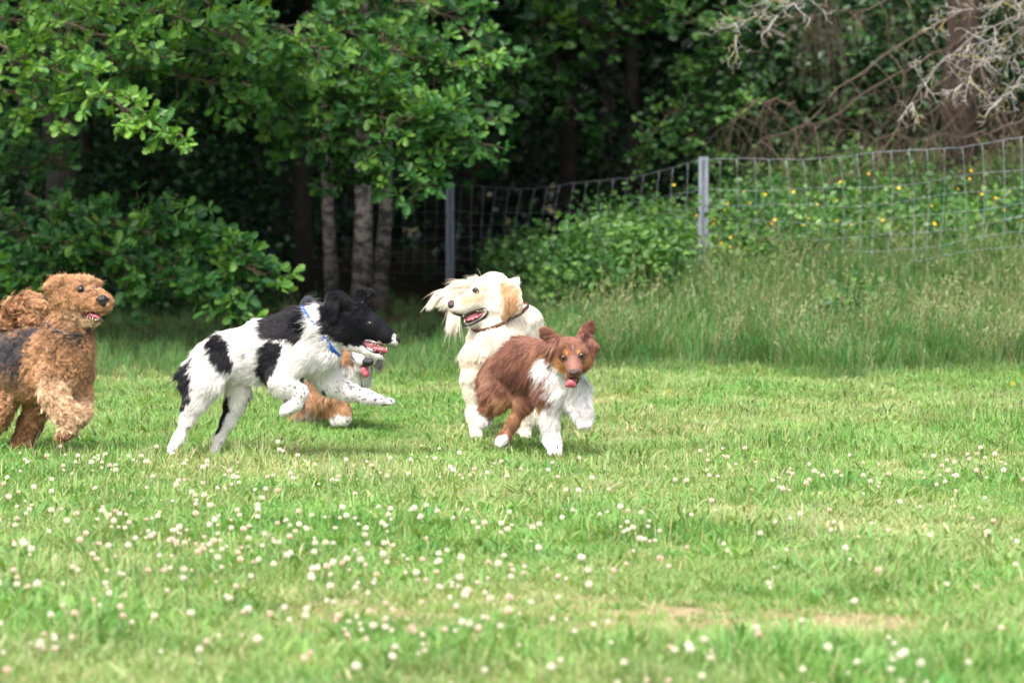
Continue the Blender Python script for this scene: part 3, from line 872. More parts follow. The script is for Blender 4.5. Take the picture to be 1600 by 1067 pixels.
def wood():
    rng = np.random.default_rng(99)
    crowns = [crown_mesh(s, 2600, 2.2, 2.6, 7.5, 0.17) for s in (1, 2, 3)]
    trunk_tree('birch_tree', 'pale birch trunk, left and slimmest of the three behind the leaping dog', 521, 450, 24.6, 0.050, M_BIRCH, rng, -0.035, crowns[0])
    trunk_tree('birch_tree', 'pale birch trunk, middle and brightest of the three behind the leaping dog', 564, 448, 24.2, 0.070, M_BIRCH, rng, 0.004, crowns[1])
    trunk_tree('birch_tree', 'birch trunk leaning right, rightmost of the three behind the leaping dog', 591, 448, 25.0, 0.056, M_BIRCH, rng, 0.045, crowns[2])
    trunk_tree('birch_tree', 'distant birch trunk with pale patches in the dark gap right of the first fence post', 957, 330, 33, 0.10, M_BIRCH, rng, 0.0, crowns[0])
    # nearer brown trunks in the shade
    for (px, Y, r, lab) in ((350, 26.5, 0.07, 'shaded brown trunk in the gap above the lowest oak branches'), (135, 26, 0.07, 'shaded trunk behind the curly dog'),
                            (445, 29, 0.07, 'dim trunk in the gap behind the leaping dog'),
                            (735, 31, 0.10, 'dim trunk right behind the first fence post')):
        trunk_tree('woodland_tree', lab, px, 430, Y, r, M_BARK, rng, rng.normal(0, 0.01), crowns[int(rng.integers(0, 3))])
    # the wood behind
    k = 0
    spots = []
    for row, Y in enumerate((24, 27, 30, 33.5, 37.5, 42, 47)):
        n = 5 + row // 2
        for i in range(n):
            x = (i + 0.5 + rng.uniform(-0.35, 0.35)) / n * 2 - 1
            x *= (Y * 0.178 + 3.6)
            y = Y + rng.uniform(-1.0, 1.0)
            pxx = x / y * FPX + CX
            if Y < 28 and -50 < pxx < 1700 and row < 1: continue
            if Y < 28 and 650 < pxx < 1650: continue
            spots.append((x, y))
    for (x, y) in spots:
        base = V(x, y, 0)
        px = x / y * FPX + CX
        trunk_tree('woodland_tree', 'dark slender tree standing in the deep shade of the wood', px, 286, y, rng.uniform(0.035, 0.085), M_BARK, rng, rng.normal(0, 0.025), crowns[k % 3], group='trees deep in the wood')
        k += 1
    print('wood trees', k)
    # understorey: dark bushes reading as one mass
    n = 64000
    cc = []
    Cn = 760
    cy = rng.uniform(26.5, 50, Cn)
    cx = rng.uniform(-1, 1, Cn) * (cy * 0.178 + 3.6)
    cz = rng.uniform(0.1, 1.0, Cn) ** 0.8 * (cy * 0.105)
    keep = ~((cx > -1.2) & (cy < 29.5) & (cz > 1.0) & (cx < 3)) 
    C = np.stack([cx, cy, cz], -1)[keep]
    w = (C[:, 1] / 35)
    idx = rng.choice(len(C), n, p=w / w.sum())
    P = C[idx] + rng.normal(0, 0.42, (n, 3))
    P[:, 2] = np.maximum(P[:, 2], ground_h(P[:, 0], P[:, 1]) + 0.03)
    v, t, c = leaves(P, rng.normal(0, 1, (n, 3)) * V(1, 1, 0.5), rng.uniform(0.07, 0.14, n), OVAL, rng, jitter=0.5)
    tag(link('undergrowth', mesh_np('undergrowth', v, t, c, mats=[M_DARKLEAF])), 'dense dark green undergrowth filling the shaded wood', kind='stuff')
    # far edge of the wood
    n = 26000
    P = np.stack([rng.uniform(-17, 17, n), rng.uniform(50, 57, n), rng.uniform(0, 9, n)], -1)
    v, t, c = leaves(P, rng.normal(0, 1, (n, 3)), rng.uniform(0.25, 0.5, n), OVAL, rng, jitter=0.6)
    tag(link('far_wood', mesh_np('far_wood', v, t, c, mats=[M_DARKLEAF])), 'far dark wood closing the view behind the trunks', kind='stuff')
    # unseen leaf layer added overhead to block sky light from the wood
    n = 26000
    P = np.stack([rng.uniform(-17, 17, n), rng.uniform(23.5, 56, n), rng.uniform(5.0, 9.0, n)], -1)
    P = P[~((P[:, 0] > 0.3) & (P[:, 1] < 26.5))]; n = len(P)
    P[:, 2] += np.clip(P[:, 1] - 30, 0, 20) * 0.08
    v, t, c = leaves(P, rng.normal(0, 1, (n, 3)) * V(1, 1, 0.2), rng.uniform(0.3, 0.6, n), OVAL, rng, jitter=0.4)
    tag(link('added_shade_leaves', mesh_np('added_shade_leaves', v, t, c, mats=[M_DARKLEAF])), 'unseen leaf layer added high above the wood to block sky light', kind='stuff')
    # dark leaves filling the gaps left of the birches
    n = 9000
    C = np.array([PX(rng.uniform(-60, 480), rng.uniform(60, 500), rng.uniform(24.5, 27)) for _ in range(110)])
    P = C[rng.integers(0, 110, n)] + rng.normal(0, 0.20, (n, 3))
    P[:, 2] = np.maximum(P[:, 2], 0.05)
    v, t, c = leaves(P, rng.normal(0, 1, (n, 3)) * V(1, 1, 0.5), rng.uniform(0.06, 0.10, n), OVAL, rng, jitter=0.5)
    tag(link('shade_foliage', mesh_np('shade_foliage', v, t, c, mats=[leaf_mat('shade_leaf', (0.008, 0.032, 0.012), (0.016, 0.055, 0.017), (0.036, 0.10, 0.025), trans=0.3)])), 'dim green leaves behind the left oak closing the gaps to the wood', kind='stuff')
    # right shade: dense leaves behind the spruce
    n = 24000
    C = np.vstack([np.stack([rng.uniform(1.5, 7.5, 100), rng.uniform(29.5, 33, 100), rng.uniform(0.9, 4.0, 100)], -1), np.array([PX(rng.uniform(1180, 1560), rng.uniform(-20, 270), rng.uniform(26.9, 28.6)) for _ in range(90)])])
    P = C[rng.integers(0, 190, n)] + rng.normal(0, 0.3, (n, 3))
    v, t, c = leaves(P, rng.normal(0, 1, (n, 3)) * V(1, 1, 0.5), rng.uniform(0.06, 0.11, n), OVAL, rng, jitter=0.5)
    c[:, 0] = np.clip(c[:, 0], 0, 1)
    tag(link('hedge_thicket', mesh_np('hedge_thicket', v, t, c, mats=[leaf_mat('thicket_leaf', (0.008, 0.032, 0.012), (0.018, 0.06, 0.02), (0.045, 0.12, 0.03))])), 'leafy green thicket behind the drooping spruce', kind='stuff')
wood()

# ------------------------------------------------------------------ spruce with drooping dead twigs, right
M_SPRUCE = pbr('spruce_bark', (0.050, 0.032, 0.025), 0.9, noise=(12, 0.4), bump=1.0, bscale=30)
M_DEAD = pbr('dead_twig', attr=True, rough=0.85, spec=0.2)
M_LICHEN = pbr('lichen_bark', attr=True, rough=0.9, noise=(30, 0.25))
def spruce():
    rng = np.random.default_rng(55)
    Y = 26.5
    p = PX(1500, 300, Y); base = V(p[0], Y, float(ground_h(p[0], Y)) - 0.05)
    rt = root('spruce_tree', base, 'spruce at the right with reddish trunk and a curtain of drooping dead twigs', 'tree')
    z = np.linspace(0, 7, 9)
    g = Geo(); g.tube(np.stack([base[0] + 0.02 * z + rng.normal(0, 0.015, 9), base[1] + 0 * z, base[2] + z], -1), 0.17 - 0.012 * z, 14)
    link('trunk', g.mesh('trunk'), M_SPRUCE, rt)
    T = lambda px, py, Y_: PX(px, py, Y_)
    limbs = [
        [(1500, 20, 26.4), (1430, 60, 25.6), (1330, 130, 25.0), (1240, 210, 24.8), (1170, 235, 24.7)],
        [(1500, 60, 26.4), (1410, 110, 25.8), (1320, 170, 25.2), (1220, 215, 25.0)],
        [(1495, 100, 26.4), (1440, 150, 25.6), (1400, 215, 25.1), (1330, 270, 24.8), (1290, 300, 24.8)],
        [(1505, -30, 26.4), (1420, 0, 25.8), (1320, 20, 25.2), (1220, 20, 25.0)],
        [(1500, 120, 26.4), (1450, 180, 25.6), (1380, 215, 25.2), (1300, 205, 25.0)],
        [(1510, 120, 26.4), (1560, 180, 25.4), (1620, 160, 25.0)],
        [(1640, 170, 25.0), (1560, 200, 24.8), (1490, 215, 24.6), (1400, 212, 24.5)],
        [(1500, 180, 26.4), (1450, 230, 25.8), (1400, 290, 25.4)],
        [(1240, 160, 25.6), (1190, 160, 25.5), (1130, 200, 25.4)],
        [(1500, -60, 26.4), (1560, -10, 25.5), (1640, 10, 25)],
        [(1510, 60, 26.4), (1540, 130, 25.6), (1570, 210, 25.3), (1540, 280, 25.2)],
    ]
    paths = []
    for L_ in limbs:
        w = bp(L_, rng, 12, 0.025); paths.append(w)
        lg = Geo(); lg.tube(w, np.linspace(0.012, 0.0035, 12), 6)
        link('limb', lg.mesh('limb'), M_TWIG, rt)
    tw = Geo()
    for w in paths:
        for _ in range(30):
            t = rng.uniform(0.1, 1) * (len(w) - 1.001); i = int(t); p0 = w[i] + (w[i + 1] - w[i]) * (t - i)
            L_ = rng.uniform(0.25, 0.95)
            d = rng.normal(0, 0.32, 3); d[2] = -1
            n = 6
            pp = [p0]; dv = norm(d + V(0, 0, 0.9))
            for k in range(n - 1):
                dv = norm(dv + V(-0.04, 0, -0.35) + rng.normal(0, 0.16, 3))
                pp.append(pp[-1] + dv * L_ / n)
            c = V(0.115, 0.088, 0.064) * rng.uniform(0.5, 1.3) * (1, rng.uniform(0.9, 1.1), 1)
            tw.tube(np.array(pp), np.linspace(0.0045, 0.0015, n), 3, c, cap=False)
            for _s in range(3):
                j = rng.integers(1, n); q = pp[j]
                e = q + norm(rng.normal(0, 0.6, 3) + V(0, 0, -0.9)) * rng.uniform(0.08, 0.3)
                tw.tube(np.array([q, (q + e) / 2 + rng.normal(0, 0.01, 3), e]), [0.0022, 0.0018, 0.001], 3, c, cap=False)
    # thick beard of brown twigs at top
    for (cx_, cy_, Yc, n, sp) in ((1285, 20, 25.2, 70, 0.16), (1500, 120, 25.5, 50, 0.40), (1400, 180, 25.3, 24, 0.35)):
        c0 = PX(cx_, cy_, Yc)
        for _ in range(n):
            p0 = c0 + rng.normal(0, 1, 3) * V(sp * 0.35, sp * 0.3, 0.1)
            L_ = rng.uniform(0.3, 0.85)
            side = rng.normal(0, sp)
            e = p0 + V(side, rng.normal(0, sp * .6), -L_)
            m_ = (p0 + e) / 2 + V(side * 0.25, 0, 0.08 * L_) + rng.normal(0, 0.015, 3)
            c = V(0.10, 0.077, 0.058) * rng.uniform(0.5, 1.2)
            tw.tube(np.array([p0, m_, e]), [0.0030, 0.0024, 0.0012], 3, c, cap=False)
    tag(link('dead_twigs', tw.mesh('dead_twigs'), M_DEAD, rt), kind='stuff')
spruce()

def bare_tree():
    """grey lichen-covered dead branches reaching in from the top right"""
    rng = np.random.default_rng(66)
    Y = 22.5
    p = PX(1730, 300, Y); base = V(p[0], Y, float(ground_h(p[0], Y)) - 0.05)
    rt = root('bare_tree', base, 'dead tree with forked grey lichen covered branches reaching in at the top right corner', 'tree')
    z = np.linspace(0, 6, 8)
    g = Geo(); g.tube(np.stack([base[0] + 0 * z, base[1] + 0 * z, base[2] + z], -1), 0.13 - 0.01 * z, 12)
    link('trunk', g.mesh('trunk'), M_BARK, rt)
    def fork(G, p, d, L_, r, lev):
        n = max(3, int(L_ / 0.05))
        pts = [p]; dv = norm(d)
        for k in range(n):
            dv = norm(dv + rng.normal(0, 0.2, 3) * V(1, 0.7, 1))
            pts.append(pts[-1] + dv * L_ / n)
        pts = np.array(pts)
        yel = rng.random() < 0.22
        c = (V(0.27, 0.23, 0.08) if yel else V(0.34, 0.33, 0.31)) * rng.uniform(0.75, 1.25)
        G.tube(pts, np.linspace(r, max(r * 0.55, 0.0017), len(pts)), 5, c)
        if lev > 0:
            for j in range(1, len(pts)):
                if rng.random() < (0.78 if lev > 1 else 0.85):
                    tdir = norm(pts[j] - pts[j - 1])
                    perp = norm(np.cross(tdir, rng.normal(0, 1, 3) * V(0.25, 1, 0.25)))
                    dd = norm(tdir * rng.uniform(0.3, 0.9) + perp * rng.uniform(0.6, 1.0) * rng.choice([-1, 1]) + V(0, 0, -0.1))
                    fork(G, pts[j], dd, L_ * rng.uniform(0.22, 0.5), r * 0.62, lev - 1)
    B = [((1760, -60, 22.4), (1630, 10, 22.0), (1530, 50, 21.6), (1470, 95, 21.4), (1425, 160, 21.3)),
         ((1760, 0, 22.4), (1640, 20, 22.0), (1560, 70, 21.7), (1530, 110, 21.5), (1505, 130, 21.4)),
         ((1760, 60, 22.4), (1660, 90, 22.0), (1600, 120, 21.8), (1565, 155, 21.6)),
         ((1760, -120, 22.4), (1640, -40, 22.0), (1560, 0, 21.7), (1480, 30, 21.5)),
         ((1760, 20, 22.5), (1650, 60, 22.1), (1590, 90, 21.9), (1540, 65, 21.7)),
         ((1500, -160, 22.6), (1350, -70, 22.2), (1230, -10, 22.0), (1170, 25, 21.9), (1150, 55, 21.9)),
         ((1450, -120, 22.6), (1330, -40, 22.2), (1250, 0, 22.0), (1215, 25, 21.9))]
    for b in B:
        G = Geo()
        w = bp(b, rng, 10, 0.02)
        G.tube(w, np.linspace(0.009, 0.0035, len(w)), 7, (0.17, 0.155, 0.13))
        for j in range(2, len(w)):
            for s_ in range(3):
                tdir = norm(w[j] - w[j - 1])
                dd = norm(tdir * rng.uniform(0.4, 0.9) + rng.normal(0, 0.6, 3) * V(1, 0.6, 1))
                fork(G, w[j], dd, rng.uniform(0.12, 0.26), 0.0036, 3 if rng.random() < 0.15 else 2)
        fork(G, w[-1], w[-1] - w[-2], 0.22, 0.0045, 2)
        link('branch', G.mesh('branch'), M_LICHEN, rt)
bare_tree()

# ------------------------------------------------------------------ fence
M_POST = pbr('galvanised_post', (0.25, 0.275, 0.33), 0.5, metal=0.35, noise=(14, 0.15))
M_WIRE = pbr('galvanised_wire', (0.34, 0.37, 0.43), 0.5, metal=0.5)
def fence():
    rng = np.random.default_rng(8)
    rt = root('wire_fence', (1.61, 23.8, 0.35), 'galvanised wire mesh fence on steel posts running along the wood edge', 'fence')
    posts = [(300, 36.0, 0.0), (703, 28.0, 1.17), (1099, 23.8, 1.385), (1625, 21.3, 1.55)]
    W = []
    for (px, Y, zt) in posts:
        x = float(PX(px, 286, Y)[0]); gz = float(ground_h(x, Y))
        if zt == 0: zt = gz + 1.05
        W.append((x, Y, zt, gz))
        # Z-section steel post: web and two folded flanges
        w, d, th = 0.052, 0.036, 0.004
        sec = [(-w / 2 - 0.012, -d / 2), (-w / 2 + 0.014, -d / 2), (-w / 2 + 0.014, d / 2 - th), (w / 2 - 0.014, d / 2 - th), (w / 2 - 0.014, -d / 2), (w / 2 + 0.012, -d / 2),
               (w / 2 + 0.012, -d / 2 + th), (w / 2 - 0.014 + th, -d / 2 + th), (w / 2 - 0.014 + th, d / 2), (-w / 2 + 0.014 - th, d / 2), (-w / 2 + 0.014 - th, -d / 2 + th), (-w / 2 - 0.012, -d / 2 + th)]
        sec = np.array(sec) * 1.05
        g = Geo(); n = len(sec)
        v = np.vstack([np.c_[sec[:, 0] + x, sec[:, 1] + Y, np.full(n, gz - 0.3)], np.c_[sec[:, 0] + x, sec[:, 1] + Y, np.full(n, zt + 0.03)]])
        q = np.array([(i, (i + 1) % n, n + (i + 1) % n, n + i) for i in range(n)])
        g.add(v, quads=q)
        c = n
        g.add(v[n:], tris=np.array([(0, 1, 11), (1, 10, 11), (1, 2, 10), (2, 9, 10), (2, 3, 9), (3, 8, 9), (3, 4, 8), (4, 7, 8), (4, 5, 7), (5, 6, 7)]))
        link('post', g.mesh('post', smooth=False), M_POST, rt)
    hs_ = [0.0, 0.24, 0.37, 0.50, 0.62, 0.73, 0.83]
    def top(i, t):
        a, b = W[i], W[i + 1]
        sag = (-0.10 if i == 1 else -0.05) * math.sin(math.pi * t)
        return V(a[0] + (b[0] - a[0]) * t, a[1] + (b[1] - a[1]) * t - 0.03, a[2] + (b[2] - a[2]) * t + sag)
    def pt(i, t, h):
        p = top(i, t)
        p[2] -= h * (1 - 0.04 * math.sin(6 * t + i))
        p[1] += 0.02 * math.sin(9 * t + h * 5); p[2] += 0.012 * math.sin(14 * t + h * 11)
        p[0] += 0.05 * math.sin(h * 3.2) * math.sin(math.pi * t) * (-1 if i == 1 else 1)
        return p
    for i in range(3):
        for k, h in enumerate(hs_):
            pts = np.array([pt(i, t, h) for t in np.linspace(0, 1, 34)])
            pts[1:-1, 2] += rng.normal(0, 0.003, 32)
            g = Geo(); g.tube(pts, 0.0028 if k == 0 else 0.0019, 4)
            link('wire', g.mesh('wire'), M_WIRE, rt)
        n = 19 if i else 26
        for j in range(1, n):
            t = (j + rng.normal(0, 0.06)) / n
            sl_ = rng.normal(0, 0.004) + (-0.006 if i == 1 else -0.002)
            pts = np.array([pt(i, t + sl_ * (h / 0.4) , h) for h in np.linspace(0, hs_[-1], 12)])
            g = Geo(); g.tube(pts, 0.0019, 4)
            link('stay_wire', g.mesh('stay_wire'), M_WIRE, rt)
fence()

# ------------------------------------------------------------------ verge: tall grass, herbs, yellow flowers
def verge():
    rng = np.random.default_rng(12)
    objs = []
    for i in range(5):
        v, t, c = blades(34, 0.10, 0.26, 0.66, 0.0065, 0.42, rng, segs=5, dryp=0.08, bend=0.9)
        objs.append(proto('tall_tuft', v, t, c, M_TALL, PROTO))
    for i in range(4):  # seed-head stalks, pale
        v, t, c = blades(14, 0.12, 0.40, 0.80, 0.0030, 0.26, rng, segs=5, dryp=0.9, bend=0.5)
        tips = v.reshape(14, -1, 3)[:, -1]; pre = v.reshape(14, -1, 3)[:, -3]
        dv = norm(tips - pre)
        n = 14 * 9
        P = np.repeat(tips, 9, 0) - np.repeat(dv, 9, 0) * rng.uniform(0, 0.10, (n, 1)); D = np.repeat(dv, 9, 0) + rng.normal(0, 0.4, (n, 3))
        v2, t2, c2 = leaves(P, D, rng.uniform(0.012, 0.028, n), DIA, rng, jitter=0.1)
        c2[:] = (0.5, 0.3, 0.5)
        objs.append(proto('tall_tuft', np.vstack([v, v2]), np.vstack([t, t2 + len(v)]), np.vstack([c, c2]), M_TALL, PROTO))
    for i in range(3):  # half-height soft grass
        v, t, c = blades(70, 0.10, 0.12, 0.30, 0.004, 0.7, rng, segs=4, dryp=0.10, bend=0.8)
        objs.append(proto('tall_tuft', v, t, c, M_TALL, PROTO))
    n = 20500
    y = rng.uniform(17.2, 27.5, n); x = rng.uniform(-1, 1, n) * (y * 0.178 + 1.6)
    e = grass_edge(x)
    right = sstep(-0.9, 0.9, x)
    dens = np.where(y > e, 0.4 + 0.6 * right, 0)
    dens *= np.where(y > 23.6, 0.4, 1)
    dens *= np.where((x < -0.4) & (y > 21), 0.35, 1)
    # soft dip in front of the golden dog / herbs
    k = rng.random(n) < dens
    x, y, e, right = x[k], y[k], e[k], right[k]
    n = len(x)
    pick = rng.integers(0, 5, n)
    pick = np.where(rng.random(n) < 0.15 * right, rng.integers(5, 9, n), pick)
    near = (y - e) < 0.35
    pick = np.where(near | (rng.random(n) < 0.45 * (1 - right)), rng.integers(9, 12, n), pick)
    sc = rng.uniform(0.7, 1.15, n) * np.clip(0.5 + (y - e) / 1.6, 0.5, 1.0) * (0.40 + 0.44 * right)
    pts = np.stack([x, y, ground_h(x, y)], -1)
    print('verge tufts', n)
    scatter_gn('tall_grass', pts, rng.uniform(0, 6.28, n), sc, objs, M_TALL, 'tall pale seeding grass on the bank below the fence', pick, tilt=0.16)
    # herbs on the bank (leaf clumps)
    C = []
    def clump(px0, py0, px1, py1, Y0, Y1, n, lift=0.0):
        for _ in range(n):
            Y = rng.uniform(Y0, Y1)
            p = PX(rng.uniform(px0, px1), rng.uniform(py0, py1), Y)
            C.append(p)
    clump(1120, 300, 1640, 420, 24.2, 26.5, 150)
    clump(1180, 270, 1640, 330, 25.5, 27.5, 90)
    clump(900, 330, 1110, 440, 24.2, 26, 70)
    clump(862, 400, 960, 480, 21.6, 22.6, 55)
    clump(900, 370, 1080, 450, 22.0, 23.4, 60)
    clump(980, 400, 1090, 450, 22.8, 23.6, 22)
    clump(1295, 480, 1345, 512, 20.3, 20.7, 7)
    clump(700, 380, 880, 430, 25, 28, 40)
    clump(1120, 250, 1640, 330, 25, 27.5, 90)
    clump(1100, 330, 1640, 440, 23.0, 24.2, 90)
    C = np.array(C)
    cpx = C[:, 0] / C[:, 1] * FPX + CX
    C = C[~((np.abs(cpx - 1099) < 26) & (C[:, 1] < 24.0)) & ~((cpx < 760) & (C[:, 1] < 28.2))]
    gz = ground_h(C[:, 0], C[:, 1])
    C[:, 2] = np.maximum(C[:, 2], gz + 0.06)
    n = 38000
    i = rng.integers(0, len(C), n)
    P = C[i] + rng.normal(0, 1, (n, 3)) * V(0.12, 0.12, 0.10)
    P[:, 2] = np.maximum(P[:, 2], ground_h(P[:, 0], P[:, 1]) + 0.03)
    tint = np.clip(rng.random(len(C))[i] * 0.8 + rng.normal(0, 0.12, n) + 0.1, 0, 1)
    v, t, c = leaves(P, rng.normal(0, 1, (n, 3)) * V(1, 1, 0.5) + V(0, -0.2, 0.2), rng.uniform(0.03, 0.075, n), OVAL, rng, jitter=0.5, tint=tint)
    g = Geo()
    for c0 in C:
        for _ in range(3):
            b = c0 + rng.normal(0, 0.05, 3); b[2] = ground_h(b[0], b[1]) - 0.01
            g.tube(np.array([b, (b + c0) / 2 + rng.normal(0, 0.03, 3), c0 + rng.normal(0, 0.06, 3)]), [0.004, 0.003, 0.002], 4, (0.5, 0, 0), cap=False)
    vg = np.vstack(g.v); tg = np.vstack(g.q); tg = np.vstack([tg[:, :3], tg[:, [0, 2, 3]]])
    tag(link('bank_herbs', mesh_np('bank_herbs', np.vstack([v, vg]), np.vstack([t, tg + len(v)]), np.vstack([c, np.vstack(g.c)]), mats=[M_HERB])), 'leafy green herbs and young brambles covering the bank around the fence', kind='stuff')
    # yellow flowers, each a thing
    M_YEL = pbr('yellow_petal', (0.78, 0.52, 0.01), 0.5, trans=0.25)
    M_YC = pbr('flower_centre', (0.45, 0.25, 0.01), 0.7)
    def flower_mesh(npet, R):
        g = Geo()
        g.tube(np.array([(0, 0, -0.16), (0.006, 0, -0.08), (0, 0, 0)]), 0.0016, 4, cap=False)
        a = np.arange(npet) * 2 * math.pi / npet
        q0 = g.n
        for th in a:
            d = V(math.cos(th), math.sin(th), 0); s_ = V(-math.sin(th), math.cos(th), 0)
            w = R * math.sin(math.pi / npet) * 1.1
            g.add([d * R * .1, d * R * .55 + s_ * w * .9 + V(0, 0, .15 * R), d * R + s_ * w * .5 + V(0, 0, .28 * R), d * R - s_ * w * .5 + V(0, 0, .28 * R), d * R * .55 - s_ * w * .9 + V(0, 0, .15 * R)],
                  tris=[(0, 1, 2), (0, 2, 3), (0, 3, 4)])
        th = np.linspace(0, 6.283, 9)[:-1]
        ring = np.stack([np.cos(th) * R * .22, np.sin(th) * R * .22, 0 * th + 0.12 * R], -1)
        nb = g.n
        g.add(np.vstack([ring, [(0, 0, 0.26 * R)]]), tris=np.array([(i_, (i_ + 1) % 8, 8) for i_ in range(8)]))
        me = g.mesh('yellow_flower', smooth=False, mats=[M_STALK, M_YEL, M_YC])
        vmin = [min(p.vertices) for p in me.polygons]
        me.polygons.foreach_set('material_index', [0 if m_ < q0 else (1 if m_ < nb else 2) for m_ in vmin])
        return me
    fa, fb = flower_mesh(5, 0.017), flower_mesh(13, 0.022)
    def flower(px, py, Y, me, lab, grp=None, s_=1.0):
        o = bpy.data.objects.new('yellow_flower', me); COL.objects.link(o)
        o.location = tuple(PX(px, py, Y)); o.rotation_euler = (rng.uniform(0.5, 1.2), rng.normal(0, 0.3), rng.normal(0, 0.7)); o.scale = (s_,) * 3
        tag(o, lab, 'flower', grp)
    flower(982, 438, 22.3, fb, 'larger yellow daisy, topmost of three in front of the fence', s_=1.25)
    flower(978, 448, 22.2, fb, 'larger yellow daisy, middle of three in front of the fence', s_=1.15)
    flower(968, 460, 22.2, fb, 'yellow daisy, lowest of three in front of the fence', s_=1.0)
    flower(963, 402, 23.0, fb, 'lone yellow daisy above the three daisies near the bush', s_=1.0)
    flower(1352, 539, 20.4, fb, 'lone yellow dandelion low at the foot of the tall grass', s_=1.1)
    flower(1582, 600, 17.2, fb, 'small yellow dandelion in the mown grass near the right edge', s_=0.75)
    flower(1046, 611, 16.8, fb, 'tiny yellow flower in the mown grass right of the brown dog', s_=0.5)
    grp = 'small yellow flowers on the fenced bank'
    lab = 'small yellow flower among the green herbs behind the fence'
    spots = [(1195, 304), (1232, 319), (1211, 344), (1263, 342), (1277, 320), (1307, 314), (1307, 346), (1313, 285), (1386, 318), (1391, 290), (1404, 294), (1379, 344), (1357, 272), (1517, 267), (1497, 296), (1534, 304),
             (1556, 310), (1569, 328), (1457, 322), (1116, 343), (1115, 350), (1088, 337), (1049, 360), (1025, 376), (1024, 386), (1048, 324), (1053, 290), (1019, 349), (1142, 371), (1128, 380), (1141, 386), (1132, 328),
             (1136, 318), (1185, 331), (1205, 350), (1215, 300), (1256, 352), (1290, 388), (1177, 430), (1024, 430), (1447, 285), (1484, 310), (1330, 352), (1345, 300), (1163, 300), (1172, 318), (1240, 300), (1600, 345), (1425, 300), (1515, 280), (1577, 300), (1460, 350)]
    for (a, b) in spots:
        Y = rng.uniform(22.6, 23.0) if b > 330 else rng.uniform(23.2, 24.0)
        flower(a, b, Y, fa, lab, grp, rng.uniform(0.45, 0.9))
verge()
# ------------------------------------------------------------------ dogs
M_SKIN = pbr('dog_skin', attr=True, rough=0.75, spec=0.2)
M_HAIR = pbr('dog_hair', attr=True, rough=0.45, spec=0.28, sheen=0.05)
M_NOSE = pbr('wet_nose_leather', (0.014, 0.012, 0.013), 0.32, bump=0.3, bscale=400)
M_NOSE_BROWN = pbr('brown_nose_leather', (0.055, 0.030, 0.030), 0.38, bump=0.3, bscale=400)
M_EYE = pbr('dark_eye', (0.02, 0.010, 0.006), 0.08, coat=0.6)
M_EYE_AMBER = pbr('amber_eye', (0.16, 0.06, 0.015), 0.1, coat=0.6)
M_PUPIL = pbr('pupil', (0.004, 0.004, 0.004), 0.1)
M_TONGUE = pbr('tongue', (0.42, 0.095, 0.12), 0.38, noise=(90, 0.15), sss=0.1)
M_MOUTH = pbr('mouth_lining', (0.20, 0.04, 0.05), 0.35)
M_LIP = pbr('black_lip', (0.018, 0.012, 0.014), 0.35)
M_TOOTH = pbr('tooth', (0.55, 0.50, 0.42), 0.3)
M_LEATHER = pbr('brown_leather', (0.11, 0.035, 0.018), 0.5, noise=(60, 0.3), bump=0.2)
M_BLUE = pbr('blue_webbing', (0.01, 0.09, 0.45), 0.6, bump=0.4, bscale=300)
M_DARKBAND = pbr('dark_webbing', (0.02, 0.022, 0.03), 0.5)

def surface_nets(vol, org, h):
    s = vol < 0
    nx, ny, nz = vol.shape
    cnt = np.zeros((nx - 1, ny - 1, nz - 1), np.int8)
    for a in (0, 1):
        for b in (0, 1):
            for c in (0, 1):
                cnt += s[a:nx - 1 + a, b:ny - 1 + b, c:nz - 1 + c]
    act = (cnt > 0) & (cnt < 8)
    idx = np.full(act.shape, -1, np.int64)
    I, J, K = np.nonzero(act)
    idx[I, J, K] = np.arange(len(I))
    acc = np.zeros((len(I), 3)); num = np.zeros(len(I))
    corners = [(a, b, c) for a in (0, 1) for b in (0, 1) for c in (0, 1)]
    for p in corners:
        for q in corners:
            if sum(abs(x - y) for x, y in zip(p, q)) != 1 or p > q: continue
            v0 = vol[I + p[0], J + p[1], K + p[2]]; v1 = vol[I + q[0], J + q[1], K + q[2]]
            m = (v0 < 0) != (v1 < 0)
            t = np.where(m, v0 / np.where(m, v0 - v1, 1), 0)
            pt = np.array(p)[None] + t[:, None] * (np.array(q) - np.array(p))[None]
            acc[m] += pt[m]; num[m] += 1
    v = (np.stack([I, J, K], -1) + acc / num[:, None]) * h + org
    F = []
    for ax in range(3):
        sl0 = [slice(None)] * 3; sl1 = [slice(None)] * 3
        sl0[ax] = slice(0, -1); sl1[ax] = slice(1, None)
        ch = s[tuple(sl0)] != s[tuple(sl1)]
        e = np.array(np.nonzero(ch)).T
        u, w = [x for x in range(3) if x != ax]
        ok = (e[:, u] > 0) & (e[:, w] > 0) & (e[:, u] < vol.shape[u] - 1) & (e[:, w] < vol.shape[w] - 1)
        e = e[ok]
        inside = s[tuple(e.T)]
        du = np.zeros(3, int); du[u] = 1
        dw = np.zeros(3, int); dw[w] = 1
        g = lambda d: idx[tuple((e - d).T)]
        q = np.stack([g(du + dw), g(dw), g(0 * du), g(du)], -1)
        flip = inside if ax != 1 else ~inside
        q[~flip] = q[~flip][:, ::-1]
        F.append(q)
    return v, np.vstack(F)

def cone_field(p, a, b, ra, rb, n=None, q=1.0):
    """distance of points to a tapered capsule, thinned by q along n"""
    d = p - a
    if n is not None:
        d = d + n * ((d @ n) * (1 / q - 1))[..., None]
        ab = b - a; ab = ab + n * ((ab @ n) * (1 / q - 1))
    else:
        ab = b - a
    L2 = max(float(ab @ ab), 1e-12)
    t = np.clip((d @ ab) / L2, 0, 1)
    r = np.linalg.norm(d - t[..., None] * ab, axis=-1) - (ra + (rb - ra) * t)
    if n is not None and q < 1: r = r * (q ** 0.4)
    return r, t

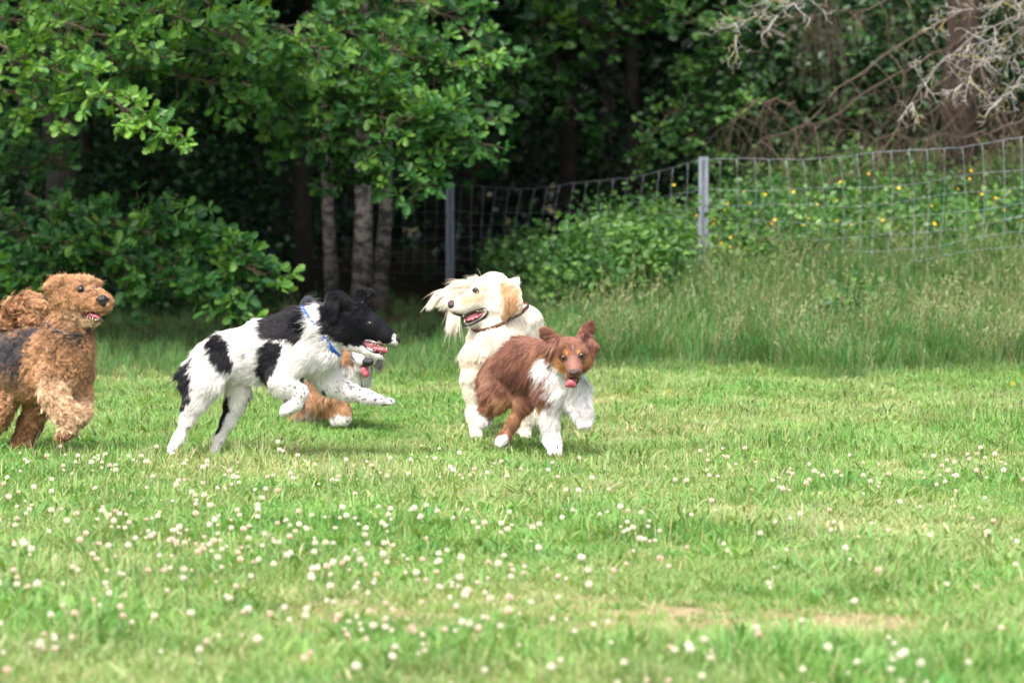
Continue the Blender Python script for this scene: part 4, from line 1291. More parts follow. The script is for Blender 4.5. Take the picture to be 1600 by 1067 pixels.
class Dog:
    def __init__(s, name, Y, label, seed=1, lateral=(0, 1, 0)):
        s.Y = Y; s.S = FPX / Y; s.prims = []; s.blobs = []; s.cuts = []
        s.lat = norm(V(*lateral)); s.name = name; s.label = label
        s.rng = np.random.default_rng(seed)
        s.extra = []; s.hairadj = []; s.bands = []; s.shrink = 0.0
    def pt(s, x, y, d=0.0):
        Y = s.Y + d / s.S
        return PX(x, y, Y)
    def chain(s, pts, hair=0.02, q=1.0, n=None, k=10, flow=None, grad=True):
        """pts: (px,py,depth px,radius px)..., one tapered limb"""
        for i in range(len(pts) - 1):
            A, B = pts[i], pts[i + 1]
            a, b = s.pt(*A[:3]), s.pt(*B[:3])
            nn = None
            if q != 1.0: nn = norm(V(*n)) if n is not None else s.lat
            h = hair if not isinstance(hair, (list, tuple)) else hair[min(i, len(hair) - 1)]
            f = norm(b - a) if flow is None else norm(V(*flow))
            sh = s.shrink * max(0, h - 0.004)
            s.prims.append((a, b, max(A[3] / s.S - sh, A[3] / s.S * 0.7), max(B[3] / s.S - sh, B[3] / s.S * 0.7), nn, q, k / s.S, h, f))
    def cut(s, pts, q=1.0, n=None, k=3):
        for i in range(len(pts) - 1):
            A, B = pts[i], pts[i + 1]
            s.cuts.append((s.pt(*A[:3]), s.pt(*B[:3]), A[3] / s.S, B[3] / s.S, norm(V(*n)) if n else None, q, k / s.S))
    def blob(s, col, pts, stretch=3.0, noise=3.0, soft=1.2, n=None, only=None, dn=0, nf=55):
        """colour patch in the volume of the dog; stretch: how far it runs along the lateral axis"""
        nn = norm(V(*n)) if n else s.lat
        if len(pts) == 1: pts = pts * 2
        s.blobs.append((col, [(s.pt(*p[:3]), p[3] / s.S) for p in pts], stretch, noise / s.S, soft / s.S, nn, nf))
    def bare(s, hair, x, y, d, r, soft=6):
        """hair length override near a point"""
        s.hairadj.append((hair, s.pt(x, y, d), r / s.S, soft / s.S))
    def sdf(s, p):
        p = np.asarray(p, float)
        d = np.full(p.shape[:-1], 1e3)
        for (a, b, ra, rb, n, q, k, h, f) in s.prims:
            e, _ = cone_field(p, a, b, ra, rb, n, q)
            hh = np.clip(0.5 + 0.5 * (d - e) / k, 0, 1)
            d = d * (1 - hh) + e * hh - k * hh * (1 - hh)
        for (a, b, ra, rb, n, q, k) in s.cuts:
            e, _ = cone_field(p, a, b, ra, rb, n, q)
            e = -e
            hh = np.clip(0.5 - 0.5 * (d - e) / k, 0, 1)
            d = d * (1 - hh) + e * hh + k * hh * (1 - hh)
        return d
    def field(s, p, base):
        """colour, flow and hair length at surface points"""
        W = np.zeros(len(p)); fl = np.zeros((len(p), 3)); hl = np.zeros(len(p))
        for (a, b, ra, rb, n, q, k, h, f) in s.prims:
            e, _ = cone_field(p, a, b, ra, rb, n, q)
            w = np.exp(-np.clip(e, -0.01, 1) / 0.007)
            W += w; fl += w[:, None] * f; hl += w * h
        fl = norm(fl / W[:, None]); hl = hl / W
        for (h, c, r, sf) in s.hairadj:
            dd = np.linalg.norm(p - c, axis=-1)
            m = np.clip((r - dd) / sf + 0.5, 0, 1)
            hl = hl * (1 - m) + h * m
        col = np.tile(np.array(base, float), (len(p), 1))
        big = vnoise(p, 14, 3)[:, None] - 0.5
        for (c, P, st, nz, sf, nn, nf) in s.blobs:
            dmin = np.full(len(p), 1e3)
            for i in range(len(P) - 1):
                e, _ = cone_field(p, P[i][0], P[i + 1][0], P[i][1], P[i + 1][1], nn, st)
                dmin = np.minimum(dmin, e)
            dmin += (vnoise(p, nf, 3) - 0.5) * 2.2 * nz + (vnoise(p, nf * 3.3, 5) - 0.5) * 1.8 * nz
            m = np.clip(0.5 - dmin / (2 * sf), 0, 1)[:, None]
            col = col * (1 - m) + np.array(c, float) * m
        return col, fl, hl
    def build(s, base, h=0.0042, nhair=60000, hairw=0.0008, lift=0.35, clump=0.5, nclump=2500, curl=0.0, curlf=3.0,
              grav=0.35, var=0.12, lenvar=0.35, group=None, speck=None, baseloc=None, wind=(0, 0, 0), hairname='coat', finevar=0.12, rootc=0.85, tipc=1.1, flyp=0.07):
        P = s.prims
        pad = 0.03
        lo = np.min([np.minimum(a - ra, b - rb) for (a, b, ra, rb, *_ ) in P], axis=0) - pad
        hi = np.max([np.maximum(a + ra, b + rb) for (a, b, ra, rb, *_ ) in P], axis=0) + pad
        n3 = np.ceil((hi - lo) / h).astype(int) + 1
        vol = np.full(tuple(n3), 1.0, np.float32)
        ax = [lo[i] + np.arange(n3[i]) * h for i in range(3)]
        def local(a, b, ra, rb, k):
            l = np.minimum(a - ra, b - rb) - k - 0.012; u = np.maximum(a + ra, b + rb) + k + 0.012
            i0 = np.clip(np.floor((l - lo) / h).astype(int), 0, n3 - 1); i1 = np.clip(np.ceil((u - lo) / h).astype(int) + 1, 1, n3)
            sl = tuple(slice(i0[i], i1[i]) for i in range(3))
            g = np.stack(np.meshgrid(ax[0][sl[0]], ax[1][sl[1]], ax[2][sl[2]], indexing='ij'), -1).astype(np.float32)
            return sl, g
        for (a, b, ra, rb, n, q, k, hh_, f) in P:
            qq = max(q, 1)
            sl, g = local(a, b, ra * qq, rb * qq, k)
            e, _ = cone_field(g, a, b, ra, rb, n, q)
            d = vol[sl]
            w = np.clip(0.5 + 0.5 * (d - e) / k, 0, 1)
            vol[sl] = d * (1 - w) + e * w - k * w * (1 - w)
        for (a, b, ra, rb, n, q, k) in s.cuts:
            sl, g = local(a, b, ra, rb, k)
            e, _ = cone_field(g, a, b, ra, rb, n, q)
            e = -e; d = vol[sl]
            w = np.clip(0.5 - 0.5 * (d - e) / k, 0, 1)
            vol[sl] = d * (1 - w) + e * w + k * w * (1 - w)
        v, f = surface_nets(vol, lo, h)
        # keep the largest connected piece only (the body stays one mesh)
        lab = np.arange(len(v))
        for _ in range(400):
            m = lab[f].min(axis=1)
            new = lab.copy()
            for c in range(4): np.minimum.at(new, f[:, c], m)
            new = new[new]
            if (new == lab).all(): break
            lab = new
        u, cn = np.unique(lab, return_counts=True)
        keep = lab == u[cn.argmax()]
        mp = np.cumsum(keep) - 1
        f = mp[f[keep[f[:, 0]]]]; v = v[keep]
        t = np.vstack([f[:, [0, 1, 2]], f[:, [0, 2, 3]]])
        fn = np.cross(v[t[:, 1]] - v[t[:, 0]], v[t[:, 2]] - v[t[:, 0]])
        vn = np.zeros_like(v)
        for c in range(3): np.add.at(vn, t[:, c], fn)
        vn = norm(vn)
        # outward check
        if s.sdf(v[:200] + vn[:200] * 0.004).mean() < s.sdf(v[:200] - vn[:200] * 0.004).mean():
            f = f[:, ::-1]; vn = -vn
        col, fl, hl = s.field(v, base)
        if speck:
            for (x0, y0, x1, y1, cnt, rr, cc) in speck:
                a, b = s.pt(x0, y0), s.pt(x1, y1)
                m = (v[:, 0] > min(a[0], b[0])) & (v[:, 0] < max(a[0], b[0])) & (v[:, 2] > min(a[2], b[2])) & (v[:, 2] < max(a[2], b[2]))
                ids = np.nonzero(m)[0]
                if len(ids) == 0: continue
                for i in s.rng.choice(ids, cnt):
                    near = ids[np.linalg.norm(v[ids] - v[i], axis=1) < rr * s.rng.uniform(0.5, 1.3) / s.S]
                    col[near] = cc
        rt = root('dog', baseloc if baseloc is not None else s.pt(*s.ground), s.label, 'dog', group)
        me = mesh_np('body', v, f, np.clip(col * 0.72, 0, 1), smooth=True)
        s.body = link('body', me, M_SKIN, rt)
        s.root = rt
        # hair
        area = np.linalg.norm(fn, axis=1)
        # longer hair where needed gets fewer roots, short hair more
        dens = area
        ti = s.rng.choice(len(t), nhair, p=dens / dens.sum())
        r1, r2 = s.rng.random(nhair), s.rng.random(nhair)
        sw = r1 + r2 > 1; r1[sw] = 1 - r1[sw]; r2[sw] = 1 - r2[sw]
        A, B, C = v[t[ti, 0]], v[t[ti, 1]], v[t[ti, 2]]
        p = A + r1[:, None] * (B - A) + r2[:, None] * (C - A)
        mixw = lambda x: x[t[ti, 0]] * (1 - r1 - r2)[:, None] + x[t[ti, 1]] * r1[:, None] + x[t[ti, 2]] * r2[:, None]
        nr = norm(mixw(vn)); hc = mixw(col); ff = mixw(fl); hh = mixw(hl[:, None])[:, 0]
        keep = hh > 0.0012
        p, nr, hc, ff, hh = p[keep], nr[keep], hc[keep], ff[keep], hh[keep]
        n = len(p)
        tang = norm(ff - nr * (ff * nr).sum(1)[:, None])
        big = np.stack([vnoise(p, 18, k) for k in (1, 2, 3)], -1) - 0.5
        fin = s.rng.normal(0, finevar, (n, 3))
        tang = norm(tang + big * 0.9 + fin)
        ln = hh * (1 + s.rng.uniform(-lenvar, lenvar, n)) * (0.8 + 0.5 * vnoise(p, 30, 9))
        K = 6
        fly = s.rng.random(n) < flyp
        ln = np.where(fly & (hh > 0.008), ln * s.rng.uniform(1.2, 1.9, n), ln)
        T = np.linspace(0, 1, K)
        pos = np.zeros((n, K, 3)); pos[:, 0] = p - nr * 0.001
        g = V(0, 0, -1)
        wd = V(*wind)
        shortness = np.clip(0.012 / np.maximum(hh, 0.003), 0, 1)[:, None]
        for k in range(1, K):
            t_ = T[k]
            longf = np.clip(hh / 0.05, 0, 1)[:, None]
            d = nr * (lift * (1.2 - 0.6 * t_) + 0.15 * shortness) + tang + (g * grav + wd) * longf * t_ * 1.6
            pos[:, k] = pos[:, k - 1] + norm(d) * (ln / (K - 1))[:, None]
        if curl:
            cj = s.rng.choice(n, min(nclump, n), replace=False)
            kc = KDTree(len(cj))
            for j, i in enumerate(cj): kc.insert(p[i], j)
            kc.balance()
            cid = np.array([kc.find(q)[1] for q in p])
            ph = s.rng.uniform(0, 6.28, len(cj))[cid] + s.rng.normal(0, 0.5, n)
            csg = s.rng.choice([-1, 1], len(cj))[cid]
            b2 = np.cross(tang, nr)
            for k in range(1, K):
                am = curl * min(1, T[k] * 1.6)
                an = ph + T[k] * curlf * csg
                pos[:, k] += am * (np.cos(an)[:, None] * nr * 0.6 + np.sin(an)[:, None] * b2)
        if clump:
            tone = s.rng.uniform(-0.5, 0.5, n)
            for nc, cw, tw in ((nclump, clump, 0.6), (nclump // 5, clump * 0.5, 0.6)):
                ci = s.rng.choice(n, min(nc, n), replace=False)
                kd = KDTree(len(ci))
                for j, i in enumerate(ci): kd.insert(p[i], j)
                kd.balance()
                near = ci[np.array([kd.find(q)[1] for q in p])]
                wgt = cw * np.clip((hh - 0.004) / 0.02, 0.05, 1) * ~fly
                for k in range(1, K):
                    pos[:, k] += (pos[near, k] - pos[:, k]) * (wgt * T[k] ** 1.2)[:, None]
                tone = tone + s.rng.uniform(-tw, tw, n)[near]
        else:
            tone = s.rng.uniform(-1, 1, n)
        hc = np.clip(hc * (1 + var * tone[:, None] * np.array([1, 1.05, 1.12])), 0, 0.95)
        rad = hairw * np.array([1.0, 1.0, 0.95, 0.8, 0.55, 0.15])
        hd = bpy.data.hair_curves.new(hairname)
        hd.add_curves([K] * n)
        off = rt.location
        hd.attributes['position'].data.foreach_set('vector', pos.reshape(-1).astype(np.float32))
        ra = hd.attributes.get('radius') or hd.attributes.new('radius', 'FLOAT', 'POINT')
        ra.data.foreach_set('value', np.tile(rad, n).astype(np.float32))
        ca = hd.attributes.new('col', 'FLOAT_COLOR', 'POINT')
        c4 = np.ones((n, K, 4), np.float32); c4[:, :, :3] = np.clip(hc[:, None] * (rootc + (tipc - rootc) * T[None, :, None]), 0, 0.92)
        ca.data.foreach_set('color', c4.ravel())
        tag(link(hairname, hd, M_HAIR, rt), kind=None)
        return rt
    # ---- small pieces
    def small(s, name, mat, prims, h=0.0013, cuts=(), k=2.0, q=1.0, n=None, parent=None, label=None):
        """a little smooth piece (nose, tongue, lip) from tapered capsules given in photo px + depth"""
        P = [(s.pt(*A[:3]), s.pt(*B[:3]), A[3] / s.S, B[3] / s.S) for A, B in prims]
        nn = norm(V(*n)) if n is not None else None
        lo = np.min([np.minimum(a - ra, b - rb) for (a, b, ra, rb) in P], axis=0) - 0.006
        hi = np.max([np.maximum(a + ra, b + rb) for (a, b, ra, rb) in P], axis=0) + 0.006
        n3 = np.ceil((hi - lo) / h).astype(int) + 1
        g = np.stack(np.meshgrid(*[lo[i] + np.arange(n3[i]) * h for i in range(3)], indexing='ij'), -1)
        vol = np.full(g.shape[:3], 1.0)
        kk = k / s.S
        for a, b, ra, rb in P:
            e, _ = cone_field(g, a, b, ra, rb, nn, q)
            w = np.clip(0.5 + 0.5 * (vol - e) / kk, 0, 1)
            vol = vol * (1 - w) + e * w - kk * w * (1 - w)
        for A, B in cuts:
            e, _ = cone_field(g, s.pt(*A[:3]), s.pt(*B[:3]), A[3] / s.S, B[3] / s.S)
            vol = np.maximum(vol, -e)
        v, f = surface_nets(vol, lo, h)
        t = f[:, :3]
        fn = np.cross(v[t[:, 1]] - v[t[:, 0]], v[t[:, 2]] - v[t[:, 0]])
        c = v.mean(0)
        if ((v[t[:, 0]] - c) * fn).sum() < 0: f = f[:, ::-1]
        o = link(name, mesh_np(name, v, f, smooth=True), mat, parent or s.root)
        if label: o['label'] = label
        return o
    def hit(s, x, y, d0=-140, d1=60):
        """depth px of the first body surface behind photo pixel (x, y)"""
        dd = np.arange(d0, d1, 0.5)
        p = PX(np.full(len(dd), x), np.full(len(dd), y), s.Y + dd / s.S)
        f = s.sdf(p)
        i = int(np.argmax(f < 0))
        return float(dd[i]) if f[i] < 0 else None
    def bare_eye(s, x, y, r=6.5, hair=0.0025):
        d = s.hit(x, y)
        s.bare(hair, x, y, d, r, 4)
    def line(s, name, pts, r, mat, sink=0.3, d0=-140, parent=None, push=0):
        """a tube lying on the body along a curve of photo points (lip, eyelid)"""
        P = np.array(pts, float)
        t = np.arange(len(P)); tt = np.linspace(0, len(P) - 1, (len(P) - 1) * 6 + 1)
        # Catmull-Rom
        Q = np.vstack([2 * P[0] - P[1], P, 2 * P[-1] - P[-2]])
        out = []
        for u in tt:
            i = min(int(u), len(P) - 2); f = u - i
            p0, p1, p2, p3 = Q[i], Q[i + 1], Q[i + 2], Q[i + 3]
            out.append(0.5 * (2 * p1 + (p2 - p0) * f + (2 * p0 - 5 * p1 + 4 * p2 - p3) * f * f + (3 * p1 - p0 - 3 * p2 + p3) * f ** 3))
        out = np.array(out)
        ds = np.array([(lambda h: np.nan if h is None else h)(s.hit(x, y, d0)) for x, y in out[:, :2]])
        ok = ~np.isnan(ds)
        if not ok.any(): return None
        ds = np.interp(np.arange(len(ds)), np.arange(len(ds))[ok], ds[ok])
        med = np.median(ds); ds = np.clip(ds, med - 14, med + 14)
        k = np.ones(5) / 5
        ds = np.convolve(np.pad(ds, 2, 'edge'), k, 'valid')
        w = np.array([s.pt(x, y, d + sink * r - push) for (x, y), d in zip(out[:, :2], ds)])
        g = Geo()
        rr = np.full(len(w), r / s.S); rr[0] *= 0.4; rr[-1] *= 0.4
        g.tube(w, rr, 8)
        return link(name, g.mesh(name), mat, parent or s.root)
    def eye(s, x, y, r, mat=None, look=(0, -1, 0), sink=0.35, lid=True, tilt=0.0, lidw=0.28):
        """eyeball set in the skull, with pupil and dark rims above and below"""
        d = s.hit(x, y) + r * sink
        o = s.small('eye', mat or M_EYE, [((x, y, d, r), (x + 0.01, y, d, r))])
        c = s.pt(x, y, d)
        Rr = r * 0.58 / s.S
        g = Geo()
        th = np.linspace(0, 2 * math.pi, 17)[:-1]
        z = norm(V(*look)); a = norm(np.cross(z, V(0, 0, 1))); b = np.cross(z, a)
        rows = [c + f * Rr * (np.cos(th)[:, None] * a + np.sin(th)[:, None] * b) + z * (math.sqrt(1 - (f * 0.58) ** 2) * r * 1.02 / s.S) for f in (1, 0.5)]
        top = c + z * (r * 1.02 / s.S)
        k = np.arange(16); k2 = (k + 1) % 16
        g.add(np.vstack(rows + [top]), quads=np.stack([k, k2, 16 + k2, 16 + k], -1), tris=np.stack([16 + k, 16 + k2, np.full(16, 32)], -1))
        po = link('pupil', g.mesh('pupil'), M_PUPIL, o)
        if lid:
            ca, sa = math.cos(tilt), math.sin(tilt)
            def q(u, v): return (x + (u * ca - v * sa) * r, y + (u * sa + v * ca) * r)
            s.line('eyelid', [q(-1.35, 0.25), q(-0.7, -0.65), q(0.1, -0.85), q(0.9, -0.4), q(1.35, 0.2)], r * lidw, M_LIP, 0.2)
            s.line('eyelid', [q(-1.35, 0.25), q(-0.6, 0.75), q(0.2, 0.85), q(0.9, 0.6), q(1.35, 0.2)], r * lidw * 0.8, M_LIP, 0.2)
        return o
    def teeth(s, pts, ln=2.2, r=0.9, up=1, mat=None):
        g = Geo()
        for (x, y, d, l) in pts:
            a = s.pt(x, y, d); b = s.pt(x, y - up * l, d)
            g.tube([a, (a + b) / 2, b], [r / s.S, r * 0.75 / s.S, 0.15 / s.S], 6)
        return link('teeth', g.mesh('teeth'), mat or M_TOOTH, s.root)
    def band(s, name, mat, c, axis, rmin, rmax, width, off, thick=0.0025, arc=(0, 360), up=(0, 0, 1)):
        """a collar: follows the body's surface round an axis through c"""
        c = s.pt(*c); ax = norm(V(*axis)); a = norm(np.cross(ax, V(*up))); b = np.cross(ax, a)
        th = np.radians(np.linspace(arc[0], arc[1], 61))
        closed = arc[1] - arc[0] >= 360
        if closed: th = th[:-1]
        rows = []
        for w in (-0.5, -0.17, 0.17, 0.5):
            cc = c + ax * w * width
            ds = np.linspace(rmin / s.S, rmax / s.S, 60)
            dirs = np.cos(th)[:, None] * a + np.sin(th)[:, None] * b
            pp = cc + dirs[:, None] * ds[None, :, None]
            f = s.sdf(pp)
            i = np.argmax(f > 0, axis=1)
            i[~(f > 0).any(axis=1)] = 59
            rows.append((cc, dirs, ds[i]))
        rad = np.array([r for _, _, r in rows]).max(axis=0)
        k = np.ones(7) / 7
        rad = np.convolve(np.concatenate([rad[-3:], rad, rad[:3]]), k, 'valid') if closed else rad
        v = []
        for (cc, dirs, _), bul in zip(rows, (0, 0.001, 0.001, 0)):
            v.append(cc + dirs * (rad + off + bul)[:, None])
        for (cc, dirs, _) in rows[::-1]:
            v.append(cc + dirs * (rad + off - thick)[:, None])
        v = np.array(v); m = len(th)
        q = []
        R = len(v)
        for i in range(R):
            for j in range(m if closed else m - 1):
                i2, j2 = (i + 1) % R, (j + 1) % m
                q.append((i * m + j, i * m + j2, i2 * m + j2, i2 * m + j))
        g = Geo(); g.add(v.reshape(-1, 3), quads=np.array(q))
        return link(name, g.mesh(name), mat, s.root)
BLACK = (0.006, 0.006, 0.010); WHITE = (0.80, 0.78, 0.76)

def dog_border():
    s = Dog('collie', 12.8, 'black and white spotted dog leaping to the right with blue neck strap and open mouth', 3, lateral=(0.12, 1, 0))
    s.ground = (300, 708, 0); s.shrink = 0.16
    # trunk
    s.chain([(462, 534, 0, 49), (410, 548, 0, 43), (356, 556, 0, 32), (328, 568, 0, 31)], hair=0.018, q=0.68, k=22, flow=(-1, 0, -0.25))
    s.chain([(420, 570, 0, 28), (375, 572, 0, 20)], hair=0.03, q=0.7, k=15, flow=(-1, 0, -0.6))
    s.chain([(462, 540, 0, 46), (502, 550, -2, 30)], hair=0.024, q=0.8, k=20, flow=(-0.8, 0, -0.8))
    s.chain([(470, 521, 0, 38), (503, 513, -3, 31), (526, 509, -4, 26)], hair=0.026, q=0.85, k=16, flow=(-1, 0, -0.35))
    # head
    s.chain([(541, 499, -6, 27), (556, 497, -6, 25)], hair=0.012, q=0.86, k=10, flow=(-1, 0, 0))
    s.chain([(538, 514, -6, 24), (556, 520, -6, 17)], hair=0.018, q=0.9, k=10, flow=(-1, 0, -0.5))
    s.chain([(560, 500, -8, 22), (578, 509, -8, 19), (599, 523, -9, 13.5), (614, 532, -10, 9.8)], hair=0.0045, q=0.72, k=7, flow=(-1, 0, 0.3))
    s.chain([(552, 537, -7, 12), (576, 548, -8, 8), (594, 556.5, -9, 5.2)], hair=0.005, q=0.8, k=5, flow=(-1, 0, 0.0))
    s.cut([(567, 537, -9, 2.0), (588, 545, -9, 5.5), (612, 553, -9, 9)], k=2)
    # ears
    s.chain([(543, 480, -22, 14), (532, 467, -27, 12), (522, 468, -31, 11), (518, 482, -33, 11), (520, 496, -33, 7)], hair=0.016, q=0.45, k=5, n=(0.35, 1, 0.2), flow=(-0.6, -0.1, -1))
    s.chain([(556, 478, 10, 11), (566, 462, 16, 9.5), (577, 457, 17, 7)], hair=0.014, q=0.45, k=5, n=(0.1, 1, 0.4), flow=(0.6, 0, 0.5))
    # front legs
    s.chain([(466, 556, -22, 27), (436, 592, -27, 19), (446, 603, -27, 16), (470, 613, -28, 12)], hair=[0.018, 0.012, 0.007], q=0.85, k=12)
    s.chain([(470, 613, -28, 12), (462, 631, -28, 10.5), (449, 641, -28, 11)], hair=0.006, k=5)
    for dx, dz in ((-6, -6), (-5, 0), (-3, 6)):
        s.chain([(452, 641, -28 + dz, 6), (445 + dx * 0.5, 646 - abs(dz) * 0.3, -28 + dz, 5)], hair=0.005, k=2)
    s.chain([(500, 572, 14, 28), (518, 599, 22, 19), (544, 611, 24, 14), (572, 620, 24, 10), (596, 626, 24, 8.5)], hair=[0.02, 0.010, 0.006, 0.005], q=0.85, k=10)
    for dz, yy in ((-7, 628), (-2.5, 627), (2.5, 627), (7, 629)):
        s.chain([(596, 626, 24 + dz * 0.6, 6.5), (612, yy, 24 + dz, 4.6)], hair=0.005, k=2)
    # hind legs
    s.chain([(332, 567, -14, 33), (318, 597, -22, 28), (306, 626, -24, 18), (292, 656, -24, 9.2), (280, 685, -24, 7.6), (270, 700, -24, 8.4)], hair=[0.022, 0.02, 0.014, 0.006], q=0.72, k=12)
    for dz in (-5, 0, 5):
        s.chain([(272, 699, -24 + dz * 0.7, 6.5), (266, 708, -24 + dz, 5)], hair=0.005, k=2)
    s.chain([(362, 574, 14, 27), (372, 610, 20, 18), (366, 632, 22, 15), (356, 660, 23, 10), (343, 684, 24, 7.4), (337, 700, 24, 7.6)], hair=[0.02, 0.02, 0.012, 0.006], q=0.8, k=12)
    for dz in (-5, 0, 5):
        s.chain([(338, 700, 24 + dz * 0.6, 6), (334, 707, 24 + dz, 5)], hair=0.005, k=2)
    # tail hanging behind the thigh
    s.chain([(322, 556, 0, 9), (300, 570, 0, 8), (288, 584, 0, 6)], hair=0.055, k=8, flow=(-1, 0, -0.35))
    s.chain([(300, 575, -4, 9), (292, 600, -6, 8), (291, 628, -8, 6)], hair=0.035, k=8, flow=(-0.5, 0, -1))
    s.bare(0.0028, 600, 530, -9, 22, 12)
    s.bare_eye(578.5, 506)
    # black markings
    s.blob(BLACK, [(426, 512, 0, 20), (446, 508, 0, 27), (464, 498, 0, 24), (466, 518, 0, 20)], noise=3)
    s.blob(BLACK, [(440, 530, -10, 18), (426, 552, -20, 21), (420, 576, -26, 18), (418, 592, -26, 11)], noise=3, stretch=1.2)
    s.blob(BLACK, [(345, 541, 0, 19), (355, 562, 0, 18)], noise=3)
    s.blob(BLACK, [(383, 555, -30, 3)], noise=1, stretch=1)
    s.blob(BLACK, [(312, 560, 0, 11), (300, 588, 0, 20), (293, 620, -12, 16), (287, 637, -20, 6)], noise=4, stretch=2.0)
    s.blob(BLACK, [(352, 628, 22, 13), (344, 662, 22, 8), (338, 683, 22, 4)], noise=3, stretch=1.5)
    s.blob(BLACK, [(389, 613, 22, 6), (386, 626, 22, 4)], noise=2, stretch=1.5)
    s.blob(BLACK, [(503, 614, 10, 5)], noise=2, stretch=1)
    # head
    s.blob(BLACK, [(523, 484, -8, 20), (541, 498, -8, 37), (566, 500, -8, 30), (600, 520, -8, 17)], noise=3)
    s.blob(BLACK, [(520, 490, -30, 16), (528, 466, -26, 16)], noise=1)
    s.blob(BLACK, [(568, 462, 14, 22)], noise=1, stretch=2)
    s.blob(BLACK, [(550, 520, -8, 22), (574, 528, -8, 14)], noise=3)
    s.blob(BLACK, [(540, 474, -20, 17), (524, 466, -28, 14)], noise=1)
    s.blob(BLACK, [(556, 476, 12, 12), (575, 457, 16, 14)], noise=1)
    s.blob((0.03, 0.025, 0.03), [(600, 634, 22, 2.6), (606, 634, 22, 3)], noise=1, stretch=3)
    s.blob((0.03, 0.025, 0.03), [(617, 631, 22, 2.6)], noise=1, stretch=3)
    s.blob(WHITE, [(563, 476, 6, 2.4), (585, 489, 5, 3.2), (602, 507, 4, 3.4), (615, 520, 1, 3)], noise=0.8, stretch=1.0, soft=0.8)
    s.blob((0.30, 0.29, 0.30), [(614, 539, -10, 4), (606, 540, -14, 2)], noise=1, stretch=2)
    s.blob(WHITE, [(540, 552, -6, 9), (572, 560, -8, 7), (592, 563, -8, 5)], noise=2)
    s.blob(BLACK, [(580, 547, -20, 2.4), (596, 553, -16, 2.4)], noise=0.6, stretch=1)
    s.blob((0.30, 0.05, 0.06), [(568, 535, -9, 4.5), (590, 547, -9, 5.5), (600, 549, -9, 4)], noise=0.4, stretch=0.75, soft=0.6)
    rt = s.build(WHITE, nhair=130000, hairw=0.0006, clump=0.48, nclump=6000, lift=0.22, var=0.13, grav=0.3, wind=(-0.25, 0, 0.0),
                 speck=[(425, 596, 490, 655, 70, 1.6, (0.14, 0.14, 0.16)), (520, 595, 620, 640, 120, 1.6, (0.13, 0.13, 0.15)), (255, 640, 312, 712, 55, 1.5, (0.2, 0.2, 0.22)), (322, 690, 350, 712, 12, 1.5, (0.2, 0.2, 0.2))])
    s.small('nose', M_NOSE, [((618, 529, -10, 5.6), (621.5, 532, -10, 4.6)), ((620, 530, -13.5, 3.4), (620, 530, -6.5, 3.4))], k=1.5,
            cuts=[((624, 531, -14.2, 0.9), (627, 530, -16, 1.1)), ((624, 531, -5.8, 0.9), (627, 530, -4, 1.1))])
    s.small('tongue', M_TONGUE, [((571, 539, -9, 3.4), (588, 545, -10, 4.4)), ((588, 545, -10, 4.4), (598, 546.5, -12, 4.8)), ((598, 546.5, -12, 4.8), (602.5, 548.5, -12, 4.0))], q=0.8, n=(0.25, 0, 1), k=2)
    s.small('mouth_lining', M_MOUTH, [((566, 535, -8, 4), (582, 542, -8, 6.5)), ((582, 542, -8, 6.5), (598, 549, -8, 5))], q=0.8, n=(0, 1, 0), k=2)
    s.line('lip', [(565.5, 533), (575, 534), (588, 537), (600, 540)], 1.0, M_LIP, 0.3)
    s.line('lip', [(565.5, 533), (569, 541), (577, 547.5), (587, 551.5), (598, 555)], 1.1, M_LIP, 0.3)
    s.eye(578.5, 506.0, 3.6, M_EYE, look=(0.35, -1, 0), tilt=0.25)
    s.teeth([(574 + 4 * i, 543.5 + 1.6 * i, -14, 2.2) for i in range(4)] + [(594, 552, -13, 5), (597, 552.5, -11, 3)], r=1.1)
    s.teeth([(582 + 4 * i, 536 + 1.4 * i, -15.5, -2.2) for i in range(4)] + [(604, 543, -14, -5)], r=1.0)
    s.band('neck_strap', M_BLUE, (500, 518, -3), (0.80, 0, 0.60), 10, 60, 0.022, -0.0012, arc=(0, 360))
    return s

